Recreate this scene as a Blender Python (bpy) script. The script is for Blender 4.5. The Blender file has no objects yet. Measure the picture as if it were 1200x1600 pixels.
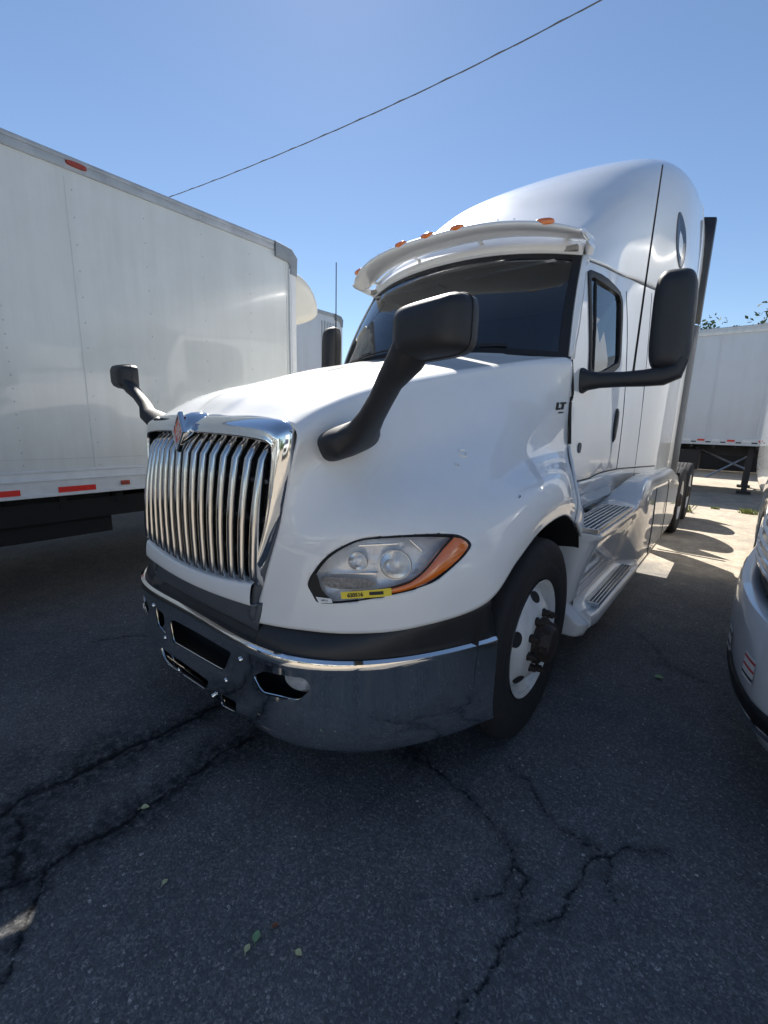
import bpy, bmesh, math, random
import numpy as np
from mathutils import Vector, Matrix

# ------------------------------------------------------------------ camera, sky, sun, exposure
scene = bpy.context.scene
COL = scene.collection
YAW, PITCH, ROLL, CAMZ = 38.94, 11.48, 1.46, 1.538
def _camera():
    y, p, r = (math.radians(a) for a in (YAW, PITCH, ROLL))
    fw = Vector((-math.sin(y) * math.cos(p), math.cos(y) * math.cos(p), -math.sin(p)))
    rt = Vector((math.cos(y), math.sin(y), 0)); up = rt.cross(fw)
    rt2 = rt * math.cos(r) + up * math.sin(r); up2 = -rt * math.sin(r) + up * math.cos(r)
    cd = bpy.data.cameras.new('camera'); c = bpy.data.objects.new('camera', cd); COL.objects.link(c)
    m = Matrix((rt2, up2, -fw)).transposed().to_4x4(); m.translation = (0, 0, CAMZ)
    c.matrix_world = m; cd.lens = 36 * 674.1 / 1600; cd.sensor_width = 36
    cd.clip_start = 0.05; cd.clip_end = 2000
    scene.camera = c
_camera()
SUN_AZ, SUN_EL = 46.2, 44.5           # azimuth measured from +Y towards -X
w = bpy.data.worlds.new('World'); scene.world = w; w.use_nodes = True
nt = w.node_tree; bg = nt.nodes['Background']
sky = nt.nodes.new('ShaderNodeTexSky'); sky.sky_type = 'NISHITA'; sky.sun_disc = False
sky.sun_elevation = math.radians(SUN_EL); sky.sun_rotation = math.radians(-SUN_AZ)
sky.air_density = 1.0; sky.dust_density = 0.06; sky.ozone_density = 2.8; sky.altitude = 100
nt.links.new(sky.outputs[0], bg.inputs[0]); bg.inputs[1].default_value = 0.061
sd = bpy.data.lights.new('sun', 'SUN'); so = bpy.data.objects.new('sun', sd); COL.objects.link(so)
sd.energy = 5.0; sd.angle = math.radians(0.5); sd.color = (1.0, 0.95, 0.87)
a, e = math.radians(SUN_AZ), math.radians(SUN_EL)
sdir = Vector((-math.sin(a) * math.cos(e), math.cos(a) * math.cos(e), math.sin(e)))
so.rotation_euler = sdir.to_track_quat('Z', 'Y').to_euler()
scene.view_settings.view_transform = 'Standard'; scene.view_settings.look = 'None'
scene.view_settings.gamma = 1; scene.view_settings.exposure = 1.12
scene.render.engine = 'CYCLES'
random.seed(7); rng = np.random.default_rng(7)

# ------------------------------------------------------------------ materials
def new_mat(name):
    m = bpy.data.materials.new(name); m.use_nodes = True
    return m, m.node_tree, m.node_tree.nodes['Principled BSDF']
def simple(name, col, rough=.5, metal=0, coat=0, coatr=.03, spec=None, noise=0, nscale=20, bump=0, bscale=200, emis=None):
    m, t, b = new_mat(name)
    b.inputs['Base Color'].default_value = (*col, 1); b.inputs['Roughness'].default_value = rough
    b.inputs['Metallic'].default_value = metal
    b.inputs['Coat Weight'].default_value = coat; b.inputs['Coat Roughness'].default_value = coatr
    if spec is not None: b.inputs['Specular IOR Level'].default_value = spec
    if noise or bump:
        tc = t.nodes.new('ShaderNodeTexCoord')
    if noise:
        n = t.nodes.new('ShaderNodeTexNoise'); n.inputs['Scale'].default_value = nscale; n.inputs['Detail'].default_value = 8
        n.inputs['Roughness'].default_value = .65
        t.links.new(tc.outputs['Object'], n.inputs['Vector'])
        r = t.nodes.new('ShaderNodeValToRGB')
        r.color_ramp.elements[0].position = .3; r.color_ramp.elements[1].position = .7
        r.color_ramp.elements[0].color = (*[max(0, c * (1 - noise)) for c in col], 1)
        r.color_ramp.elements[1].color = (*[min(1, c * (1 + noise * .6)) for c in col], 1)
        t.links.new(n.outputs['Fac'], r.inputs[0]); t.links.new(r.outputs[0], b.inputs['Base Color'])
        mr = t.nodes.new('ShaderNodeMapRange'); mr.inputs[3].default_value = rough * .8; mr.inputs[4].default_value = min(1, rough * 1.3 + .02)
        t.links.new(n.outputs['Fac'], mr.inputs[0]); t.links.new(mr.outputs[0], b.inputs['Roughness'])
    if bump:
        n2 = t.nodes.new('ShaderNodeTexNoise'); n2.inputs['Scale'].default_value = bscale; n2.inputs['Detail'].default_value = 3
        t.links.new(tc.outputs['Object'], n2.inputs['Vector'])
        bp = t.nodes.new('ShaderNodeBump'); bp.inputs['Strength'].default_value = bump; bp.inputs['Distance'].default_value = .01
        t.links.new(n2.outputs['Fac'], bp.inputs['Height']); t.links.new(bp.outputs[0], b.inputs['Normal'])
        if coat: t.links.new(bp.outputs[0], b.inputs['Coat Normal'])
    if emis: 
        b.inputs['Emission Color'].default_value = (*col, 1); b.inputs['Emission Strength'].default_value = emis
    return m
def glass_mat(name, tint, refl=1.0, rough=0.0, ior=1.5):
    # thin sheet glass: what is behind shows through tinted, the surface mirrors by fresnel
    m = bpy.data.materials.new(name); m.use_nodes = True; t = m.node_tree; t.nodes.clear()
    o = t.nodes.new('ShaderNodeOutputMaterial'); mix = t.nodes.new('ShaderNodeMixShader')
    tr = t.nodes.new('ShaderNodeBsdfTransparent'); tr.inputs[0].default_value = (*tint, 1)
    gl = t.nodes.new('ShaderNodeBsdfGlossy'); gl.inputs[0].default_value = (refl, refl, refl, 1); gl.inputs['Roughness'].default_value = rough
    fr = t.nodes.new('ShaderNodeFresnel'); fr.inputs[0].default_value = ior
    t.links.new(fr.outputs[0], mix.inputs[0]); t.links.new(tr.outputs[0], mix.inputs[1]); t.links.new(gl.outputs[0], mix.inputs[2])
    t.links.new(mix.outputs[0], o.inputs[0])
    return m
M = dict(
    white=simple('white_truck_paint', (.85, .85, .84), .5, coat=1, coatr=.01, noise=.05, nscale=1.6, bump=.03, bscale=5),
    roofwhite=simple('roof_gel_coat', (.72, .73, .74), .3, coat=1, coatr=.05, noise=.03, nscale=1.5),
    black=simple('black_textured_plastic', (.018, .019, .022), .48, noise=.25, nscale=14, bump=.12, bscale=900),
    bumpblack=simple('bumper_black_plastic', (.022, .023, .026), .42, noise=.3, nscale=6, bump=.06, bscale=500),
    greyplastic=simple('grey_plastic', (.075, .085, .10), .5, noise=.15, nscale=10),
    rubber=simple('seal_rubber', (.008, .008, .009), .6),
    chrome=simple('chrome', (.78, .79, .80), .05, metal=1, noise=.03, nscale=5, bump=.02, bscale=6),
    bumperchrome=None,
    bar=simple('chrome_bars', (.62, .62, .62), .14, metal=1, noise=.05, nscale=12),
    silver=simple('satin_aluminium', (.55, .56, .58), .33, metal=1, noise=.1, nscale=30),
    dark=simple('dark_underbody', (.012, .012, .013), .8),
    frame=simple('painted_frame_steel', (.02, .02, .022), .6, noise=.3, nscale=9),
    tyre=simple('tyre_rubber', (.014, .014, .016), .75, noise=.35, nscale=18, bump=.2, bscale=160),
    rimwhite=simple('white_wheel_paint', (.70, .71, .71), .38, noise=.12, nscale=7, coat=.3, coatr=.2),
    hub=simple('greasy_hub_iron', (.03, .022, .018), .6, noise=.7, nscale=26, bump=.5, bscale=90),
    amber=simple('amber_lens', (.75, .17, .015), .12, coat=1, coatr=.02, spec=.8),
    red=simple('red_tape', (.62, .03, .02), .35),
    wtape=simple('white_tape', (.75, .74, .72), .35),
    yellow=simple('yellow_sticker', (.85, .66, .05), .5),
    paper=simple('white_sticker', (.8, .8, .8), .5),
    ink=simple('black_ink', (.02, .02, .02), .6),
    redink=simple('red_ink', (.55, .04, .04), .6),
    reflector=simple('headlamp_reflector', (.88, .89, .90), .16, metal=.8, noise=.04, nscale=30),
    lampbowl=simple('lamp_housing', (.90, .91, .93), .22, metal=.15, coat=.6, noise=.10, nscale=35, bump=.35, bscale=28),
    lens=glass_mat('clear_lens', (.985, .985, .99), .9, .01, 1.4),
    wind=glass_mat('windshield_glass', (.90, .96, .96), .9, .0, 2.05),
    side=glass_mat('side_glass', (.80, .93, .93), .9, .0, 1.6),
    interior=simple('cab_interior_trim', (.16, .15, .15), .8, noise=.1, nscale=6),
    headliner=simple('cab_headliner', (.35, .34, .32), .9),
    seat=simple('seat_cloth', (.05, .05, .06), .9),
    boxwhite=simple('aged_fibreglass_panel', (.64, .665, .65), .28, coat=.7, coatr=.03, noise=.09, nscale=1.1, bump=.05, bscale=1.6),
    rail=simple('mill_aluminium_rail', (.55, .56, .57), .4, metal=.7, noise=.15, nscale=12),
    cream=simple('cream_fairing', (.74, .70, .60), .35, coat=.4, coatr=.1, noise=.06, nscale=4),
    greybox=simple('grey_white_panel', (.60, .63, .67), .4, noise=.05, nscale=.9),
    bluesilver=simple('silver_paint', (.62, .64, .66), .3, metal=0, coat=1, coatr=.03, noise=.04, nscale=3),
    diamond=simple('emblem_red', (.55, .07, .03), .25, coat=1),
    cable=simple('cable_sheath', (.07, .07, .08), .5),
    leafy=simple('fallen_leaf_yellow', (.62, .60, .32), .6, noise=.3, nscale=60),
    leafg=simple('fallen_leaf_green', (.26, .40, .20), .6, noise=.3, nscale=60),
    leafb=simple('fallen_leaf_brown', (.25, .10, .05), .7, noise=.3, nscale=60),
    bark=simple('bark', (.09, .07, .05), .9, noise=.4, nscale=20),
    foliage=simple('tree_leaves', (.05, .085, .03), .6, noise=.45, nscale=3),
    foliage2=simple('tree_leaves_pale', (.09, .12, .05), .6, noise=.45, nscale=3),
    grass=simple('dry_weed', (.22, .26, .08), .7, noise=.4, nscale=30),
    mirror=simple('mirror_glass', (.8, .8, .8), .0, metal=1),
)
def bumper_chrome():
    m, t, b = new_mat('bumper_chrome')
    b.inputs['Metallic'].default_value = 1
    tc = t.nodes.new('ShaderNodeTexCoord'); mp = t.nodes.new('ShaderNodeMapping'); mp.inputs['Scale'].default_value = (22, 22, 1.6)
    t.links.new(tc.outputs['Object'], mp.inputs[0])
    n = t.nodes.new('ShaderNodeTexNoise'); n.inputs['Scale'].default_value = 1.6; n.inputs['Detail'].default_value = 7
    t.links.new(mp.outputs[0], n.inputs['Vector'])
    r = t.nodes.new('ShaderNodeMapRange'); r.inputs[1].default_value = .45; r.inputs[2].default_value = .75; r.inputs[3].default_value = .04; r.inputs[4].default_value = .20
    t.links.new(n.outputs['Fac'], r.inputs[0]); t.links.new(r.outputs[0], b.inputs['Roughness'])
    c = t.nodes.new('ShaderNodeValToRGB'); c.color_ramp.elements[0].color = (.86, .84, .80, 1); c.color_ramp.elements[1].color = (.94, .92, .88, 1)
    t.links.new(n.outputs['Fac'], c.inputs[0]); t.links.new(c.outputs[0], b.inputs['Base Color'])
    return m
M['bumperchrome'] = bumper_chrome()
def streaks(m, amt, tint):
    t = m.node_tree; N, L = t.nodes, t.links; b = N['Principled BSDF']; src = b.inputs['Base Color'].links[0].from_socket
    tc = N.new('ShaderNodeTexCoord'); mp = N.new('ShaderNodeMapping'); mp.inputs['Scale'].default_value = (5, 5, .35); L.new(tc.outputs['Object'], mp.inputs[0])
    n = N.new('ShaderNodeTexNoise'); n.inputs['Scale'].default_value = 1.4; n.inputs['Detail'].default_value = 9; n.inputs['Roughness'].default_value = .68; L.new(mp.outputs[0], n.inputs['Vector'])
    n2 = N.new('ShaderNodeTexNoise'); n2.inputs['Scale'].default_value = .8; n2.inputs['Detail'].default_value = 5; L.new(tc.outputs['Object'], n2.inputs['Vector'])
    mu = N.new('ShaderNodeMath'); mu.operation = 'MULTIPLY'; L.new(n.outputs['Fac'], mu.inputs[0]); L.new(n2.outputs['Fac'], mu.inputs[1])
    r = N.new('ShaderNodeMapRange'); r.inputs[1].default_value = .22; r.inputs[2].default_value = .42; r.inputs[3].default_value = 0; r.inputs[4].default_value = amt; L.new(mu.outputs[0], r.inputs[0])
    x = N.new('ShaderNodeMix'); x.data_type = 'RGBA'; L.new(r.outputs[0], x.inputs[0]); L.new(src, x.inputs[6]); x.inputs[7].default_value = (*tint, 1); L.new(x.outputs[2], b.inputs['Base Color'])
streaks(M['boxwhite'], .30, (.40, .40, .37)); streaks(M['greybox'], .25, (.40, .40, .40)); streaks(M['white'], .10, (.60, .58, .53)); streaks(M['rimwhite'], .5, (.25, .22, .18))
M['matteblack'] = simple('matte_black', (.006, .006, .007), .9)

# ------------------------------------------------------------------ helpers
def tag(o, label=None, cat=None, group=None, kind=None):
    if label: o['label'] = label
    if cat: o['category'] = cat
    if group: o['group'] = group
    if kind: o['kind'] = kind
    return o
def base_of(o):
    v = Vector((0, 0, 0))
    while o is not None:
        v += o.location; o = o.parent
    return v
def empty(name, loc, label, cat, group=None):
    o = bpy.data.objects.new(name, None); COL.objects.link(o); o.location = loc; o.empty_display_size = .3
    return tag(o, label, cat, group)
def mk(name, V, F, mat, parent=None, smooth=True, solid=0, bevel=0, angle=38, origin=None):
    """mesh object from world coordinates; the object is parented without moving"""
    V = np.asarray(V, float).reshape(-1, 3)
    off = base_of(parent) if parent else Vector((0, 0, 0))
    org = Vector(origin) if origin is not None else Vector(((V.min(0) + V.max(0)) / 2).tolist())
    me = bpy.data.meshes.new(name)
    me.from_pydata((V - np.array(org)).tolist(), [], [tuple(int(i) for i in f) for f in F])
    me.materials.append(mat); me.validate()
    bm = bmesh.new(); bm.from_mesh(me); bmesh.ops.recalc_face_normals(bm, faces=bm.faces)
    if bevel:
        bmesh.ops.bevel(bm, geom=[e for e in bm.edges if e.is_manifold and e.calc_face_angle(0) > .5], offset=bevel, segments=2, profile=.6, affect='EDGES', clamp_overlap=True)
    bm.to_mesh(me); bm.free()
    if smooth:
        me.shade_smooth(); me.set_sharp_from_angle(angle=math.radians(angle))
    o = bpy.data.objects.new(name, me); COL.objects.link(o)
    if parent: o.parent = parent
    o.location = org - off
    if solid:
        s = o.modifiers.new('thickness', 'SOLIDIFY'); s.thickness = solid; s.offset = -1
    return o
def boxvf(c, s, rot=None):
    c = np.array(c, float); s = np.array(s, float) / 2
    V = np.array([(x, y, z) for x in (-1, 1) for y in (-1, 1) for z in (-1, 1)]) * s
    if rot is not None: V = V @ np.array(rot).T
    F = [(0, 1, 3, 2), (4, 6, 7, 5), (0, 4, 5, 1), (2, 3, 7, 6), (0, 2, 6, 4), (1, 5, 7, 3)]
    return V + c, F
def box(name, c, s, mat, parent=None, bevel=.004, rot=None):
    V, F = boxvf(c, s, rot); return mk(name, V, F, mat, parent, True, 0, bevel)
def join(parts):
    V, F, n = [], [], 0
    for v, f in parts:
        v = np.asarray(v, float).reshape(-1, 3); V.append(v); F += [tuple(i + n for i in q) for q in f]; n += len(v)
    return np.vstack(V), F
def gridvf(G, closed=False):
    a, b = G.shape[:2]; F = []
    for i in range(a - 1):
        for j in range(b if closed else b - 1):
            j2 = (j + 1) % b; F.append((i * b + j, i * b + j2, (i + 1) * b + j2, (i + 1) * b + j))
    return G.reshape(-1, 3), F
def cr(P, n):
    """Catmull-Rom along axis 0, n steps per span"""
    P = np.asarray(P, float)
    E0 = 2 * P[0] - P[1]; E1 = 2 * P[-1] - P[-2]; Q = np.concatenate([E0[None], P, E1[None]])
    out = []
    for i in range(1, len(Q) - 2):
        p0, p1, p2, p3 = Q[i - 1], Q[i], Q[i + 1], Q[i + 2]
        for k in range(n):
            t = k / n
            out.append(.5 * (2 * p1 + (p2 - p0) * t + (2 * p0 - 5 * p1 + 4 * p2 - p3) * t * t + (3 * p1 - p0 - 3 * p2 + p3) * t ** 3))
    out.append(Q[-2]); return np.array(out)
def patch(C, n, m):
    G = cr(C, n); return np.swapaxes(cr(np.swapaxes(G, 0, 1), m), 0, 1)
def tube(path, r, seg=10, cap=True, flat=1.0, upv=(0, 0, 1)):
    path = np.asarray(path, float); n = len(path); r = np.broadcast_to(np.asarray(r, float), (n,))
    T = np.gradient(path, axis=0); T /= np.linalg.norm(T, axis=1)[:, None]
    up = np.array(upv, float); rings = []
    for i in range(n):
        x = np.cross(T[i], up)
        if np.linalg.norm(x) < 1e-4: x = np.cross(T[i], (0, 1, .1))
        x /= np.linalg.norm(x); y = np.cross(x, T[i])
        a = np.linspace(0, 2 * np.pi, seg, endpoint=False)
        rings.append(path[i] + r[i] * (np.cos(a)[:, None] * x * flat + np.sin(a)[:, None] * y))
    V, F = gridvf(np.array(rings), True)
    if cap:
        F = F + [tuple(range(seg)), tuple(range((n - 1) * seg, n * seg))]
    return V, F
def superloft(secs, seg=28):
    """secs: (centre, axis_a, axis_b, half_a, half_b, exponent)"""
    rings = []
    for c, A, B, ha, hb, ex in secs:
        c, A, B = (np.array(q, float) for q in (c, A, B)); A = A / np.linalg.norm(A); B = B / np.linalg.norm(B)
        t = np.linspace(0, 2 * np.pi, seg, endpoint=False)
        ca, sa = np.cos(t), np.sin(t)
        rings.append(c + (np.sign(ca) * abs(ca) ** (2 / ex) * ha)[:, None] * A + (np.sign(sa) * abs(sa) ** (2 / ex) * hb)[:, None] * B)
    V, F = gridvf(np.array(rings), True); n = len(rings)
    return V, F + [tuple(range(seg)), tuple(range((n - 1) * seg, n * seg))]
def lathe(prof, centre, axis='x', seg=64, sgn=1, closed=True):
    """prof: (offset along axis, radius)"""
    a = np.linspace(0, 2 * np.pi, seg, endpoint=False); rings = []
    for o, r in prof:
        rings.append(np.stack([np.full(seg, o * sgn), r * np.cos(a), r * np.sin(a)], 1))
    V, F = gridvf(np.array(rings), True); return V + np.array(centre), F
def prism(poly, thick, axis):
    """poly of 3D points, extruded by vector axis*thick"""
    P = np.asarray(poly, float); Q = P + np.asarray(axis, float) * thick; n = len(P)
    return np.vstack([P, Q]), [tuple(range(n)), tuple(range(2 * n - 1, n - 1, -1))] + [(i, (i + 1) % n, n + (i + 1) % n, n + i) for i in range(n)]
def cut(o, cutters):
    for V, F in cutters:
        k = mk('cutter', V, F, o.data.materials[0], None, False)
        md = o.modifiers.new('cut', 'BOOLEAN'); md.object = k; md.operation = 'DIFFERENCE'; md.solver = 'EXACT'
        bpy.context.view_layer.update()
        dg = bpy.context.evaluated_depsgraph_get()
        me = bpy.data.meshes.new_from_object(o.evaluated_get(dg)); o.modifiers.clear(); o.data = me
        bpy.data.objects.remove(k)
    return o
def text(name, s, size, loc, xdir, ydir, mat, parent, depth=.0008, shear=0, align='CENTER', bold=0, stretch=1):
    cu = bpy.data.curves.new(name, 'FONT'); cu.body = s; cu.size = size; cu.extrude = depth; cu.align_x = align; cu.align_y = 'CENTER'; cu.shear = shear; cu.offset = bold
    t = bpy.data.objects.new('tmp', cu); COL.objects.link(t); bpy.context.view_layer.update()
    me = bpy.data.meshes.new_from_object(t.evaluated_get(bpy.context.evaluated_depsgraph_get())); bpy.data.objects.remove(t)
    me.materials.clear(); me.materials.append(mat)
    o = bpy.data.objects.new(name, me); COL.objects.link(o)
    x = Vector(xdir).normalized(); y = Vector(ydir).normalized(); z = x.cross(y).normalized(); y = z.cross(x)
    R = Matrix((x, y, z)).transposed().to_4x4(); R.translation = Vector(loc) - (base_of(parent) if parent else Vector())
    o.parent = parent; o.matrix_basis = R @ Matrix.Diagonal((stretch, 1, 1, 1))
    return o
def copy_tree(o, parent=None, moved=None):
    c = o.copy(); COL.objects.link(c); c.parent = parent
    for ch in list(o.children): copy_tree(ch, c)
    return c

# ------------------------------------------------------------------ ground
XC = -1.791
CRACKS = [
 (.014, [(-2.03, .172), (-2.045, .296), (-2.043, .407), (-2.072, .553), (-2.012, .772), (-2.004, 1.038), (-2.1, 1.5), (-2.05, 2.2)]),
 (.016, [(-1.70, .02), (-1.68, .111), (-1.635, .203), (-1.659, .302), (-1.667, .428), (-1.642, .554), (-1.636, .713), (-1.684, .89), (-1.669, 1.071), (-1.72, 1.6)]),
 (.008, [(-1.655, .25), (-1.589, .202), (-1.493, .147), (-1.377, .059), (-1.30, -.05)]),
 (.016, [(-1.958, .197), (-1.788, .191), (-1.658, .157)]),
 (.005, [(-.979, 1.554), (-.844, 1.513), (-.715, 1.461), (-.542, 1.408), (-.444, 1.337), (-.372, 1.306), (-.34, 1.18), (-.30, 1.10)]),
 (.004, [(-.617, 1.735), (-.485, 1.704), (-.417, 1.632), (-.323, 1.578), (-.201, 1.561), (-.152, 1.538), (-.096, 1.633), (.026, 1.721)]),
 (.006, [(-.152, 1.538), (-.191, 1.521), (-.22, 1.421), (-.243, 1.318), (-.237, 1.233), (-.293, 1.105), (-.328, 1.022), (-.338, .916), (-.357, .805), (-.39, .70)]),
 (.004, [(-.152, 1.538), (-.137, 1.449), (-.10, 1.38)]),
 (.004, [(-.386, 3.669), (-.17, 3.257), (.042, 3.199)]),
 (.005, [(-3.3, .9), (-3.1, 1.2), (-3.25, 1.6), (-3.05, 2.1)]),
 (.004, [(-.444, 1.337), (-.40, 1.22), (-.46, 1.10)]),
]
def ground():
    dx = np.concatenate([-np.geomspace(4.6, 400, 26)[::-1], np.arange(-4.5, -2.3, .016), np.arange(-2.3, .35, .0058), np.arange(.35, .95, .016), np.geomspace(1.0, 400, 30)])
    dy = np.concatenate([-np.geomspace(.45, 300, 26)[::-1], np.arange(-.4, -.1, .016), np.arange(-.1, 2.3, .0058), np.arange(2.3, 3.9, .016), np.geomspace(4.0, 600, 46)])
    X, Y = np.meshgrid(dx, dy, indexing='ij'); S = X.shape
    P = np.stack([X.ravel(), Y.ravel()], 1)
    # jitter used so the cracks wander
    def wob(p, k, amp):
        s = np.zeros(len(p))
        for i in range(8):
            f = k * 1.9 ** i; ph = i * 2.1
            s += np.sin(p[:, 0] * f + 1.3 * np.sin(p[:, 1] * f * .7 + ph) + ph) * amp / 1.6 ** i
        return s
    inner = (X.ravel() > -4.6) & (X.ravel() < 1.0) & (Y.ravel() > -.5) & (Y.ravel() < 4.0)
    Pi = P[inner]; Pw = np.stack([Pi[:, 0] + wob(Pi[:, ::-1], 9, .014) + rng.normal(0, .0022, len(Pi)), Pi[:, 1] + wob(Pi, 11, .014) + rng.normal(0, .0022, len(Pi))], 1)
    crack = np.zeros(len(Pi)); stain = np.zeros(len(Pi))
    for ci, (wd, pl) in enumerate(CRACKS):
        pl = np.array(pl); d = np.full(len(Pi), 9.); 
        for a_, b_ in zip(pl[:-1], pl[1:]):
            ab = b_ - a_; t = np.clip(((Pw - a_) @ ab) / (ab @ ab), 0, 1); d = np.minimum(d, np.linalg.norm(Pw - a_ - t[:, None] * ab, axis=1))
        wm = np.clip(.75 + .55 * wob(Pi + ci, 21, .8), .25, 1.7) * (1.0 if wd > .01 else .80)
        crack = np.maximum(crack, np.clip(1.25 - d / (wd * wm), 0, 1))
        sw = {0: .10, 1: .085, 3: .09, 2: .045}.get(ci, .020)
        sw = sw * np.clip(1 + .9 * wob(Pi[:, ::-1] + ci, 5, .7), .2, 2.2)
        stain = np.maximum(stain, np.exp(-(d / sw) ** 2) * (1.0 if ci in (0, 1, 2, 3) else .5))
    for (cx, cy, rx, ry, k) in ((-2.03, .70, .12, .26, 1.0), (-1.66, .62, .05, .3, .6), (-2.06, .62, .10, .20, .9), (-1.80, .12, .22, .14, .8), (-.97, 1.50, .13, .10, 1.0), (-1.05, 1.75, .3, .25, .35), (-2.3, .25, .25, .2, .5), (-.30, 1.03, .07, .06, .3), (.3, 2.9, .03, .04, .9), (-1.9, 2.2, .6, .5, .5)):
        d = np.sqrt(((Pi[:, 0] - cx) / rx) ** 2 + ((Pi[:, 1] - cy) / ry) ** 2) + wob(Pi, 14, .16)
        stain = np.maximum(stain, k * np.clip(1.3 - d, 0, 1))
    cr_ = np.zeros(len(P)); st_ = np.zeros(len(P)); cr_[inner] = crack; st_[inner] = stain
    Z = -crack * .006
    z = np.zeros(len(P)); z[inner] = Z
    z[inner] += rng.normal(0, .0006, inner.sum())
    V = np.column_stack([P, z]); a_, b_ = S
    idx = np.arange(a_ * b_).reshape(a_, b_)
    F = np.stack([idx[:-1, :-1], idx[1:, :-1], idx[1:, 1:], idx[:-1, 1:]], -1).reshape(-1, 4)
    me = bpy.data.meshes.new('ground'); me.vertices.add(len(V)); me.vertices.foreach_set('co', V.ravel())
    me.loops.add(F.size); me.loops.foreach_set('vertex_index', F.ravel().astype(np.int32))
    me.polygons.add(len(F)); me.polygons.foreach_set('loop_start', np.arange(0, F.size, 4, dtype=np.int32)); me.polygons.foreach_set('loop_total', np.full(len(F), 4, np.int32))
    me.update(calc_edges=True)
    for nme, arr in (('crack', cr_), ('stain', st_)):
        at = me.attributes.new(nme, 'FLOAT', 'POINT'); at.data.foreach_set('value', arr.astype(np.float32))
    me.shade_smooth()
    o = bpy.data.objects.new('ground', me); COL.objects.link(o); tag(o, kind='structure')
    m, t, b = new_mat('asphalt_and_dirt'); N, L = t.nodes, t.links; me.materials.append(m)
    tc = N.new('ShaderNodeTexCoord').outputs['Object']
    def noise(sc, det=8, rg=.6, vec=tc):
        n = N.new('ShaderNodeTexNoise'); n.inputs['Scale'].default_value = sc; n.inputs['Detail'].default_value = det; n.inputs['Roughness'].default_value = rg; L.new(vec, n.inputs['Vector']); return n.outputs['Fac']
    def vor(sc, feat='F1'):
        n = N.new('ShaderNodeTexVoronoi'); n.inputs['Scale'].default_value = sc; n.feature = feat; L.new(tc, n.inputs['Vector']); return n
    def ramp(x, stops):
        r = N.new('ShaderNodeValToRGB'); cr2 = r.color_ramp
        while len(cr2.elements) < len(stops): cr2.elements.new(.5)
        for el, (p, c) in zip(cr2.elements, stops): el.position = p; el.color = (*c, 1) if len(c) == 3 else c
        L.new(x, r.inputs[0]); return r.outputs[0]
    def mix(f, a2, b2, mode='MIX'):
        n = N.new('ShaderNodeMix'); n.data_type = 'RGBA'; n.blend_type = mode
        if isinstance(f, float): n.inputs[0].default_value = f
        else: L.new(f, n.inputs[0])
        for s, v in ((n.inputs[6], a2), (n.inputs[7], b2)):
            if isinstance(v, tuple): s.default_value = (*v, 1)
            else: L.new(v, s)
        return n.outputs[2]
    def math_(op, x, y=None, z_=None):
        n = N.new('ShaderNodeMath'); n.operation = op
        for i, v in enumerate((x, y, z_)):
            if v is None: continue
            if isinstance(v, (int, float)): n.inputs[i].default_value = v
            else: L.new(v, n.inputs[i])
        return n.outputs[0]
    g = (.5, .5, .5)
    big = noise(.9, 6); med = noise(6, 8); fine = noise(160, 4, .7); v1 = vor(115); v2 = vor(260)
    stone = ramp(v1.outputs['Color'], [(0, (.030, .033, .037)), (.45, (.052, .056, .060)), (.78, (.09, .092, .094)), (.93, (.15, .15, .148)), (1, (.36, .35, .34))])
    asph = mix(ramp(fine, [(.38, (0, 0, 0)), (.62, (1, 1, 1))]), stone, (.032, .035, .040), 'MIX')
    asph = mix(1.0, asph, (2.75, 2.6, 2.4), 'MULTIPLY')
    asph = mix(1.0, asph, ramp(big, [(.3, (.80, .82, .86)), (.7, (1.22, 1.18, 1.14))]), 'MULTIPLY')
    asph = mix(1.0, asph, ramp(med, [(.3, (.86, .86, .86)), (.7, (1.12, 1.12, 1.12))]), 'MULTIPLY')
    pale_specks = ramp(v2.outputs['Color'], [(.94, (0, 0, 0)), (.96, (1, 1, 1))])  # sparse paler specks scattered through the asphalt
    asph = mix(pale_specks, asph, (.30, .30, .30))
    at = N.new('ShaderNodeAttribute'); at.attribute_name = 'stain'; at2 = N.new('ShaderNodeAttribute'); at2.attribute_name = 'crack'
    st = math_('MULTIPLY', at.outputs['Fac'], ramp(noise(28, 6), [(.36, (.25, .25, .25)), (.58, (1, 1, 1))]))
    asph = mix(math_('MULTIPLY', st, .88), asph, (.008, .0085, .011))
    asph = mix(math_('MULTIPLY', at2.outputs['Fac'], .93), asph, (.004, .004, .005))
    dirt = ramp(math_('ADD', math_('MULTIPLY', noise(9, 10, .75), .5), math_('MULTIPLY', noise(55, 8, .8), .5)), [(.34, (.17, .135, .10)), (.5, (.40, .345, .27)), (.66, (.60, .53, .44))])
    dirt = mix(ramp(vor(60).outputs['Color'], [(.80, (0, 0, 0)), (.9, (.8, .8, .8))]), dirt, (.50, .45, .39))
    dirt = mix(ramp(noise(1.7, 8), [(.46, (0, 0, 0)), (.66, (.6, .6, .6))]), dirt, (.22, .19, .165))
    sx = N.new('ShaderNodeSeparateXYZ'); L.new(tc, sx.inputs[0])
    edge = math_('ADD', sx.outputs['Y'], math_('MULTIPLY', math_('SUBTRACT', noise(1.3, 8), .5), 1.5))
    far = ramp(math_('MULTIPLY', edge, .1), [(.535, (0, 0, 0)), (.60, (1, 1, 1))])
    behind = ramp(math_('MULTIPLY', math_('ADD', edge, math_('MULTIPLY', sx.outputs['X'], -.25)), -.1), [(.06, (0, 0, 0)), (.16, (.9, .9, .9))])
    L.new(mix(behind, mix(far, asph, dirt), dirt), b.inputs['Base Color'])
    b.inputs['Roughness'].default_value = .85; b.inputs['Specular IOR Level'].default_value = .35
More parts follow.
